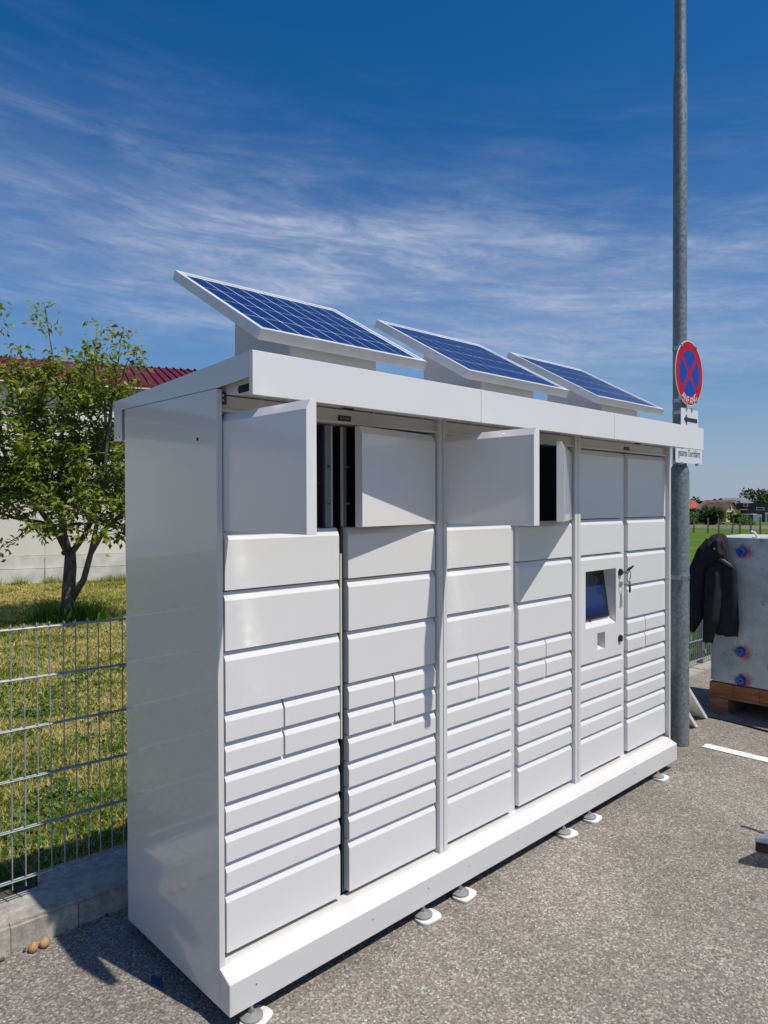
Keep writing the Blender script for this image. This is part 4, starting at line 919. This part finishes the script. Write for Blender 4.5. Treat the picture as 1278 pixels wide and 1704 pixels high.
    def grow(p, d, ln, r, lev):
        n = 4; pts = [p.copy()]; q = p.copy(); dd = d.copy()
        for k in range(n):
            dd = (dd + Vector((rr.gauss(0, 0.16), rr.gauss(0, 0.16), rr.gauss(0.05, 0.13)))).normalized(); q = q + dd * ln / n; pts.append(q.copy())
        seg(pts, r, r * 0.45, 5 if lev < 2 else 4)
        if lev >= 2:
            m_ = rr.randint(10, 17)
            for k in range(m_):
                s_ = rr.uniform(0.15, 1.0); i0 = min(int(s_ * n), n - 1); b_ = pts[i0].lerp(pts[i0 + 1], s_ * n - i0)
                leafP.append((b_.x + rr.gauss(0, 0.035), b_.y + rr.gauss(0, 0.035), b_.z + rr.gauss(0, 0.03)))
            return
        for k in range(rr.choice((3, 4)) if lev == 0 else 3):
            s_ = rr.uniform(0.3, 1.0); i0 = min(int(s_ * n), n - 1); b_ = pts[i0].lerp(pts[i0 + 1], s_ * n - i0)
            nd = (dd + Vector((rr.gauss(0, 0.8), rr.gauss(0, 0.8), rr.gauss(0.05, 0.5)))).normalized()
            grow(b_, nd, ln * rr.uniform(0.5, 0.8), r * 0.55, lev + 1)
    for Lm, a0 in ((L1, 0.4), (L2, 0.25), (L3, 0.25), (L4, 0.55), (L5, 0.2), (L6, 0.3), (L7, 0.2), (L8, 0.1), (L9, 0.2)):
        n = len(Lm) - 1
        for k in range(10):
            s_ = a0 + (1 - a0) * (k + rr.random()) / 10; i0 = min(int(s_ * n), n - 1); b_ = Lm[i0].lerp(Lm[i0 + 1], s_ * n - i0)
            a_ = rr.uniform(0, 6.28); grow(b_, Vector((math.cos(a_), math.sin(a_), rr.uniform(-0.25, 0.55))).normalized(), rr.uniform(0.5, 0.9), 0.015, 0)
    # one low drooping spray
    for pts in ([P(-0.30, 0.08, 1.42), P(-0.55, -0.1, 1.32), P(-0.85, -0.2, 1.12), P(-0.95, -0.2, 0.98)], [P(-0.9, -0.1, 1.55), P(-1.1, -0.1, 1.35), P(-1.15, -0.1, 1.2)], [P(0.88, -0.15, 1.6), P(0.92, -0.2, 1.45), P(0.9, -0.2, 1.25)]):
        seg(pts, 0.012, 0.004, 5)
        for k in range(34):
            s_ = rr.uniform(0.35, 1) * (len(pts) - 1); i0 = min(int(s_), len(pts) - 2); b_ = pts[i0].lerp(pts[i0 + 1], s_ - i0); leafP.append((b_.x + rr.gauss(0, 0.05), b_.y + rr.gauss(0, 0.05), b_.z + rr.gauss(0, 0.04)))
    tr.build('trunk', M['bark'], root, (bx, by, bz), smooth=True, angle=180)
    br.build('branches', M['bark'], root, (bx, by, bz), smooth=True, angle=180)
    MB().tube([P(-0.02, -0.07, 0.99), P(-0.03, -0.10, 1.02)], 0.04, 10).build('pruned_stub', material('cut_wood', (0.16, 0.07, 0.03), 0.8), root, (bx, by, bz))
    LP_ = np.array(leafP); g = np.random.default_rng(3)
    dup = LP_[g.random(len(LP_)) < 0.30]; LP_ = np.concatenate([LP_, dup + g.normal(0, 0.07, dup.shape)])
    c = o + Vector((-0.15, 0, 2.6)); rad = np.sqrt(((LP_ - np.array(c)) ** 2).sum(1))
    V, F_, T = leaves_mesh(LP_, 0.118, np.clip(g.normal(0.5, 0.22, len(LP_)), 0, 1), g, 0.48, 0.30)
    f = np_mesh('foliage', V, F_, T, M['leaf'], root, (bx, by, bz)); f['kind'] = 'stuff'
    print('walnut leaves', len(LP_))
walnut()

# ------------------------------------------------------------------ grass
def grass(name, n, az0, az1, d0, d1, mat, ymin, seed, h0=0.016, h1=0.045, wd=0.0026, straw=0.5, kmul=0.10):
    g = np.random.default_rng(seed); az = np.radians(g.uniform(az0, az1, n)); d = np.exp(g.uniform(np.log(d0), np.log(d1), n))
    x = -1.1874 + d * np.sin(az); y = -2.0378 + d * np.cos(az)
    # patchy: keep by a smooth field, colour by another
    def field(x, y, k, s_): 
        return 0.5 + 0.25 * (np.sin(x * k + s_ + 1.7 * np.sin(y * k * 0.7 + s_)) + np.sin(y * k * 1.3 + 2 * s_ + 1.3 * np.sin(x * k * 0.9)))
    fa = 0.5 * field(x, y, 2.1, 1.0) + 0.5 * field(x, y, 7.3, 2.0); fb = 0.55 * field(x, y, 1.1, 4.0) + 0.45 * field(x, y, 5.0, 0.3)
    ok = (y > ymin) & ((x - BO.x) * bn.x + (y - BO.y) * bn.y < -0.02) & (g.random(n) < 0.35 + 0.8 * fa); x, y, d, fa, fb = x[ok], y[ok], d[ok], fa[ok], fb[ok]; n = len(x)
    h = g.uniform(h0, h1, n) * (0.6 + 0.9 * fa) * (1 + kmul * d * 0.5); w = wd * (1 + 0.35 * d) * g.uniform(0.7, 1.4, n)
    weed = g.random(n) < 0.10 * (fa > 0.55); w = np.where(weed, w * 3.2, w); h = np.where(weed, h * 0.7, h)
    a = g.uniform(0, 2 * np.pi, n); lean = g.normal(0, 0.55, (n, 2)); z = ground_z(x, y)
    px_, py_ = np.cos(a) * w, np.sin(a) * w
    V = np.stack([np.stack([x - px_, y - py_, z - 0.005], 1), np.stack([x + px_, y + py_, z - 0.005], 1), np.stack([x + lean[:, 0] * h, y + lean[:, 1] * h, z + h], 1)], 1).reshape(-1, 3)
    F_ = np.arange(n * 3).reshape(-1, 3); T = np.clip(fb * 0.8 + g.normal(0.0, 0.20, n) + straw - 0.5, 0, 1); T = np.where(weed, 0.1, T)
    return tag(np_mesh(name, V, F_, T, mat), 'short patchy grass of the lawn behind the fence' if 'lawn' in name else 'green meadow grass beyond the fence', 'grass', kind='stuff')
grass('lawn_grass', 330000, 8, 30, 3.3, 24, M['blade'], 1.25, 1, straw=0.66)
grass('lawn_grass_left', 90000, -75, 8, 3.3, 20, M['blade'], 1.25, 2, straw=0.66)
grass('meadow_grass', 60000, 55, 80, 5.5, 60, M['meadow'], 1.25, 3, h0=0.05, h1=0.12, wd=0.004, straw=0.45, kmul=0.05)
def weeds(name, n, az0, az1, d0, d1, ymin, seed, label):
    g = np.random.default_rng(seed); nc = n // 26; az = np.radians(g.uniform(az0, az1, nc)); d = np.exp(g.uniform(np.log(d0), np.log(d1), nc))
    cx_, cy_ = -1.1874 + d * np.sin(az), -2.0378 + d * np.cos(az); i = g.integers(0, nc, n); sp_ = g.uniform(0.03, 0.13, nc)[i]
    x = cx_[i] + g.normal(0, 1, n) * sp_; y = cy_[i] + g.normal(0, 1, n) * sp_
    ok = (y > ymin) & ((x - BO.x) * bn.x + (y - BO.y) * bn.y < -0.1); x, y = x[ok], y[ok]
    P = np.stack([x, y, ground_z(x, y) + g.uniform(0.005, 0.05, len(x))], 1)
    V, F_, T = leaves_mesh(P, 0.034, np.clip(g.normal(0.35, 0.2, len(x)), 0, 1), g, 0.75, -0.25)
    return tag(np_mesh(name, V, F_, T, M['weed']), label, 'weeds', kind='stuff')
weeds('lawn_weeds', 42000, 6, 32, 3.3, 20, 1.26, 8, 'low broad leaved weeds and clover scattered in the lawn')
weeds('kerb_weeds', 9000, 6, 22, 3.25, 3.9, 1.26, 9, 'fresh green weeds growing behind the kerb under the fence')
def strip_grass(name, pts, n, hh, mat, seed, spread, label):
    g = np.random.default_rng(seed); a, b = np.array(pts[0]), np.array(pts[1]); s_ = g.random(n)
    cl = 0.5 + 0.5 * np.sin(s_ * 160 + 3 * np.sin(s_ * 31)); s_ = s_[g.random(n) < 0.25 + 0.75 * cl]; n = len(s_); cl = 0.5 + 0.5 * np.sin(s_ * 160 + 3 * np.sin(s_ * 31))
    x = a[0] + (b[0] - a[0]) * s_ + g.normal(0, spread, n); y = a[1] + (b[1] - a[1]) * s_ + g.normal(0, spread, n)
    z = a[2] + (b[2] - a[2]) * s_; h = hh * g.uniform(0.4, 1.2, n) * (0.5 + cl); w = hh * 0.045; an = g.uniform(0, 6.28, n); ln = g.normal(0, 0.35, (n, 2))
    V = np.stack([np.stack([x - np.cos(an) * w, y - np.sin(an) * w, z], 1), np.stack([x + np.cos(an) * w, y + np.sin(an) * w, z], 1), np.stack([x + ln[:, 0] * h, y + ln[:, 1] * h, z + h], 1)], 1).reshape(-1, 3)
    return tag(np_mesh(name, V, np.arange(n * 3).reshape(-1, 3), np.clip(g.normal(0.3, 0.25, n), 0, 1), mat), label, 'grass', kind='stuff')
p0 = BO + bd_ * (-14) - bn * 0.16; p1 = BO + bd_ * 9 - bn * 0.16
strip_grass('tall_grass', ((p0.x, p0.y, -0.2), (p1.x, p1.y, -0.4)), 14000, 0.20, M['blade'], 4, 0.07, 'taller uncut grass along the foot of the cream wall')
strip_grass('kerb_grass', ((-5, 1.30, -0.22), (9, 1.30, -0.34)), 16000, 0.15, M['meadow'], 5, 0.05, 'fresh green grass tufts growing under the fence behind the kerb')
strip_grass('trunk_grass', ((2.8, 10.3, -0.24), (3.5, 9.8, -0.24)), 1500, 0.28, M['meadow'], 6, 0.14, 'longer green grass round the walnut trunk')

# ------------------------------------------------------------------ far background
def far(bearing, dist, z=0.0):          # compass bearing (degrees from +Y towards +X) and distance from the locker
    return Vector((-1.1874 + dist * math.sin(R(bearing)), -2.0378 + dist * math.cos(R(bearing)), z))
def gz(p): return float(ground_z(p.x, p.y))
def bush(name, bearing, dist, wid, hgt, mat, label, cat='bush', group=None, seed=0, n=900, leaf=0.35, base=None, trunk=False, gap=0.0, kind=None):
    p = far(bearing, dist); z0 = gz(p) if base is None else base; g = np.random.default_rng(seed)
    root = thing(name, label, cat, (p.x, p.y, z0), group)
    k = max(5, int(wid)); cen = np.stack([g.uniform(-wid / 2 * 0.7, wid / 2 * 0.7, k), g.uniform(-wid / 3, wid / 3, k), g.uniform(hgt * (0.3 + gap), hgt * 0.75, k)], 1)
    rad = g.uniform(0.22, 0.42, k) * min(wid, hgt * 1.3)
    i = g.integers(0, k, n); dv_ = g.normal(0, 1, (n, 3)); dv_ /= np.linalg.norm(dv_, axis=1)[:, None]; P = cen[i] + dv_ * (rad[i] * g.uniform(0.6, 1.0, n) ** 0.5)[:, None] * np.array([1, 1, 0.75])
    P = P[(P[:, 2] > 0.05 + gap * hgt) & (P[:, 2] < hgt)]
    c_, s_ = math.cos(R(-bearing)), math.sin(R(-bearing)); P = np.stack([p.x + P[:, 0] * c_ - P[:, 1] * s_, p.y + P[:, 0] * s_ + P[:, 1] * c_, z0 + P[:, 2]], 1)
    V, F_, T = leaves_mesh(P, leaf, np.clip(g.normal(0.45, 0.25, len(P)), 0, 1), g, 0.7, 0.1)
    f = np_mesh('foliage', V, F_, T, mat, root, (p.x, p.y, z0)); f['kind'] = 'stuff'
    MB().tube([(p.x, p.y, z0 - 0.2), (p.x + 0.1, p.y, z0 + hgt * 0.35), (p.x, p.y, z0 + hgt * 0.7)], [0.05 * wid ** 0.5 + 0.05, 0.05 * wid ** 0.5, 0.03], 7).build('trunk', M['bark'], root, (p.x, p.y, z0))
    return root
G2 = 'bushes in front of the far houses'
bush('bush', 66.2, 150, 5.5, 3.2, M['hedge'], 'dark bush hidden mostly by the lamp post, leftmost of the far bushes', group=G2, seed=21, leaf=0.5)
bush('bush', 67.45, 135, 5.0, 3.1, M['hedge'], 'dark green bush right beside the lamp post, before the red roof', group=G2, seed=22, leaf=0.45, n=1100)
bush('bush', 68.05, 150, 5.0, 3.6, M['hedge'], 'tall dark bush between the red roof and the brown roof', group=G2, seed=23, leaf=0.5, n=1200)
bush('bush', 68.75, 135, 6.5, 3.3, M['hedge'], 'broad dark bush below the left part of the long brown roof', group=G2, seed=24, leaf=0.45, n=1400)
bush('bush', 69.2, 130, 4.6, 3.0, M['hedge'], 'nearly black bush below the middle of the brown roof', group=G2, seed=25, leaf=0.45, n=1300)
bush('bush', 70.45, 140, 3.0, 2.4, M['shrub'], 'bright green shrub in front of the yellow gable', group=G2, seed=26, leaf=0.45, n=1200)
bush('bush', 70.85, 120, 2.6, 1.4, M['shrub'], 'small round green bush behind the wooden gate', group=G2, seed=27, leaf=0.3, n=600)
bush('bush', 66.95, 90, 2.2, 2.4, M['shrub'], 'loose light green shrub low beside the lamp post', group=G2, seed=28, leaf=0.22, n=700)
bush('cedar_tree', 71.6, 245, 7.5, 10.8, M['hedge'], 'dark spreading conifer rising behind the black modern house', 'tree', seed=31, leaf=0.8, n=700, gap=0.40)
bush('round_tree', 68.0, 240, 5, 7.2, M['hedge'], 'distant round tree showing between red and brown roofs', 'tree', seed=32, leaf=0.8, n=900)
# treeline all round the horizon
def treeline(b0, b1, dist, n, seed):
    g = np.random.default_rng(seed); b = np.radians(g.uniform(b0, b1, n)); dd = dist * g.uniform(0.97, 1.05, n)
    top = 6.5 + 1.8 * np.sin(b * 61) + 1.2 * np.sin(b * 170 + 1) + 0.8 * np.sin(b * 401)
    x = -1.19 + dd * np.sin(b); y = -2.04 + dd * np.cos(b); z0 = ground_z(x, y); P = np.stack([x, y, z0 + top * g.random(n) ** 0.8], 1)
    V, F_, T = leaves_mesh(P, 1.5, np.clip(g.normal(0.4, 0.25, n), 0, 1), g, 0.8, 0.1)
    return tag(np_mesh('far_wood', V, F_, T, M['hedge']), 'distant low wood along the horizon', 'wood', kind='stuff')
treeline(35, 75, 330, 30000, 41)
# houses
mroofb = varied('brown_tiles', (0.10, 0.055, 0.04), (0.17, 0.10, 0.075), 0.8, 0.8); mroofr = varied('orange_red_tiles', (0.34, 0.07, 0.035), (0.45, 0.11, 0.06), 0.8, 0.8)
mroofg = varied('grey_tiles', (0.13, 0.14, 0.15), (0.19, 0.20, 0.21), 0.8, 0.8); mdark = varied('black_cladding', (0.012, 0.012, 0.016), (0.03, 0.03, 0.035), 1.2, 0.6)
myel = varied('yellow_render', (0.62, 0.50, 0.24), (0.70, 0.58, 0.30), 0.8, 0.9); mpale = varied('pale_blue_render', (0.42, 0.48, 0.56), (0.50, 0.56, 0.64), 0.7, 0.9)
mwhr = varied('white_render', (0.62, 0.61, 0.58), (0.72, 0.71, 0.68), 0.7, 0.9); mglass = material('dark_window_glass', (0.015, 0.018, 0.022), 0.08, 0, 0.8); mbrw = varied('brick_red_render', (0.22, 0.09, 0.06), (0.28, 0.12, 0.08), 0.9, 0.9)
def house(name, bearing, dist, w, dp, wall_z, ridge_z, mwall, mroof, label, hip=0.0, ridge='across', windows=(), turn=0.0, extra=None):
    """w across the view, dp along it; z are world heights"""
    p = far(bearing, dist); z0 = gz(p) - 0.3
    root = thing(name, label, 'house', (p.x, p.y, z0)); rz = -R(bearing + turn)
    def W_(vs): 
        c_, s_ = math.cos(rz), math.sin(rz); return [(p.x + a * c_ - b * s_, p.y + a * s_ + b * c_, z) for a, b, z in vs]
    def bx(x0, x1, y0, y1, za, zb, nm, mt, par=root):
        b = MB().box(x0, x1, y0, y1, za, zb); b.v = W_(b.v); return b.build(nm, mt, par, (p.x, p.y, z0))
    bx(-w / 2, w / 2, 0, dp, z0, wall_z, 'wall', mwall)
    if mroof is not None:
        o_ = 0.5; hw, z1 = w / 2 + o_, wall_z - 0.1
        if ridge == 'across':
            vs = [(-hw, -o_, z1), (hw, -o_, z1), (hw, dp + o_, z1), (-hw, dp + o_, z1), (-hw + hip, dp / 2, ridge_z), (hw - hip, dp / 2, ridge_z)]
            fs = [(0, 1, 5, 4), (2, 3, 4, 5), (1, 2, 5), (3, 0, 4), (3, 2, 1, 0)]
        else:
            vs = [(-hw, -o_, z1), (0, -o_, ridge_z), (hw, -o_, z1), (-hw, dp + o_, z1), (0, dp + o_, ridge_z), (hw, dp + o_, z1)]
            fs = [(0, 1, 4, 3), (1, 2, 5, 4), (0, 3, 5, 2), (3, 4, 5)]
            g_ = MB().add(W_([(-w / 2, -0.02, z1), (w / 2, -0.02, z1), (0, -0.02, ridge_z - 0.35)]), [(0, 1, 2)]); g_.build('gable', mwall, root, (p.x, p.y, z0))
            fs = [(0, 1, 4, 3), (1, 2, 5, 4)]
        b = MB().add(W_(vs), fs); b.build('roof', mroof, root, (p.x, p.y, z0))
    for (xa, xb, za, zb) in windows:
        wd_ = bx(xa - 0.12, xb + 0.12, -0.08, -0.005, za - 0.12, zb + 0.12, 'window', mwhr); bx(xa, xb, -0.11, -0.081, za, zb, 'pane', mglass, wd_)
    if extra: extra(bx, root, W_, p, z0)
    return root
def ex2(bx, root, W_, p, z0):
    b = MB().add(W_([(1.1, 1.3, 0.95), (5.2, 1.3, 0.95), (4.7, 4.4, 2.33), (1.3, 4.4, 2.33)]), [(0, 1, 2, 3)]); b.build('solar_array', material('far_solar', (0.012, 0.014, 0.03), 0.2, 0, 0.5), root, (p.x, p.y, z0))
    bx(-1.6, -1.0, 4.2, 4.8, 2.0, 2.95, 'chimney', mbrw)
    bx(-3.2, -1.4, 0.6, 2.2, 0.55, 1.35, 'dormer', mwhr)
house('brick_house', 66.62, 205, 12.5, 9, -0.3, 2.75, mbrw, mroofr, 'house with a steep orange red roof, left of the far bushes', hip=4.2, windows=((3.4, 4.4, -1.6, -0.6),))
house('brown_roof_house', 69.2, 205, 12.5, 9, 0.05, 2.6, mwhr, mroofb, 'long house with brown tiled roof and dark solar array', hip=3.2, extra=ex2)
house('yellow_house', 69.98, 198, 3.6, 8, 0.1, 2.0, myel, mroofb, 'small yellow gabled house in front of the brown roof', ridge='along', turn=-45, windows=((-0.9, -0.3, 0.1, 0.9), (0.3, 0.9, 0.1, 0.9), (-0.9, -0.2, -1.5, -0.5)))
house('pale_house', 70.55, 225, 7.2, 8, 1.6, 3.3, mpale, mroofg, 'pale blue house with grey roof between yellow and black houses', hip=0.5, turn=-30, windows=((0.8, 2.2, 0.4, 1.2),))
def ex4(bx, root, W_, p, z0):
    bx(-8.5, -3.5, 0.5, 9.9, z0, 0.45, 'side_wing', mdark)
    bx(-1.8, 0.2, -1.2, -0.3, -3.3, -1.2, 'porch', mwhr); bx(0.9, 9, -1.5, -0.35, -1.1, -0.75, 'canopy', mwhr); bx(0.9, 1.4, -1.4, -0.35, -3.4, -1.11, 'canopy_post', mwhr)
    bx(1.8, 4.6, -0.3, -0.12, -3.2, -1.3, 'garage_door', mglass)
    bx(-7.6, -1, -0.5, -0.3, -1.3, -1.0, 'white_band', mwhr)
house('black_house', 71.85, 205, 11, 10, 1.75, 0, mdark, None, 'black flat roofed modern house with a white framed garage', windows=((-1.0, 0.6, 0.0, 0.5), (-3.9, -3.1, 0.9, 1.6)), extra=ex4)
# concrete fence posts in the meadow
mfp = varied('grey_fence_post', (0.16, 0.14, 0.11), (0.30, 0.27, 0.22), 6, 0.9)
where = ['right beside the lamp post', 'second from the lamp post', 'above the top of the black jacket', 'leaning one, fourth from the lamp post', 'above the white lifting loop of the block', 'sixth, before the black house', 'last at the right edge of the photo']
for i, (b_, zt_, ln) in enumerate(((67.43, 0.12, 0.03), (68.38, 0.235, 0.03), (69.12, 0.2, -0.01), (69.98, 0.25, 0.10), (70.50, 0.28, 0.0), (71.20, 0.3, 0.0), (71.80, 0.34, 0.0))):
    p = far(b_, 78); z0 = gz(p) - 0.05
    b = MB().prism_z([(-0.09, -0.09), (0.09, -0.09), (0.09, 0.09), (-0.09, 0.09)], 0, zt_ - z0); b.v = [(x_ * (1 - 0.15 * z_ / 1.5), y_ * (1 - 0.15 * z_ / 1.5), z_) for x_, y_, z_ in b.v]
    me = bpy.data.meshes.new('fence_post'); me.from_pydata(b.v, [], b.f)
    o = link('fence_post', me, mfp, None, (p.x, p.y, z0), rot=(0.0, ln, -R(b_)))
    tag(o, 'grey concrete fence post in the meadow, ' + where[i], 'post', 'fence posts across the meadow')
p = far(67.3, 78.6); z0 = gz(p); tag(MB().tube([(p.x - 0.35, p.y + 0.9, z0), (p.x, p.y, z0 + 1.25)], 0.05, 6).build('brace_pole', mfp, None, (p.x, p.y, z0)), 'slanted bracing pole against the fence post beside the lamp post', 'pole')
# ploughed soil band and wooden gate
pa, pb_, pc, pd_ = far(64, 104), far(74, 100), far(74, 112), far(64, 108)
tag(MB().add([(q.x, q.y, gz(q) + 0.35 * (1 if k_ > 1 else 0) + 0.02) for k_, q in enumerate((pa, pb_, pc, pd_))], [(0, 1, 2, 3)]).build('soil_bank', varied('reddish_soil', (0.10, 0.085, 0.045), (0.24, 0.19, 0.13), 1.6, 0.95, bs=0.8, bd=0.5)), kind='structure')
GT = thing('wooden_gate', 'low brown wooden gate before the black house', 'gate', tuple(far(71.0, 125, gz(far(71, 125)))))
g0 = far(70.75, 125); g1 = far(71.15, 125)
mgw = material('gate_wood', (0.12, 0.07, 0.04), 0.8)
for zz in (0.5, 0.95, 1.4): MB().tube([(g0.x, g0.y, gz(g0) + zz), (g1.x, g1.y, gz(g1) + zz)], 0.07, 6).build('rail', mgw, GT, tuple(GT.location))
for q in (g0, g1): MB().tube([(q.x, q.y, gz(q)), (q.x, q.y, gz(q) + 1.9)], 0.09, 6).build('gate_post', mgw, GT, tuple(GT.location))
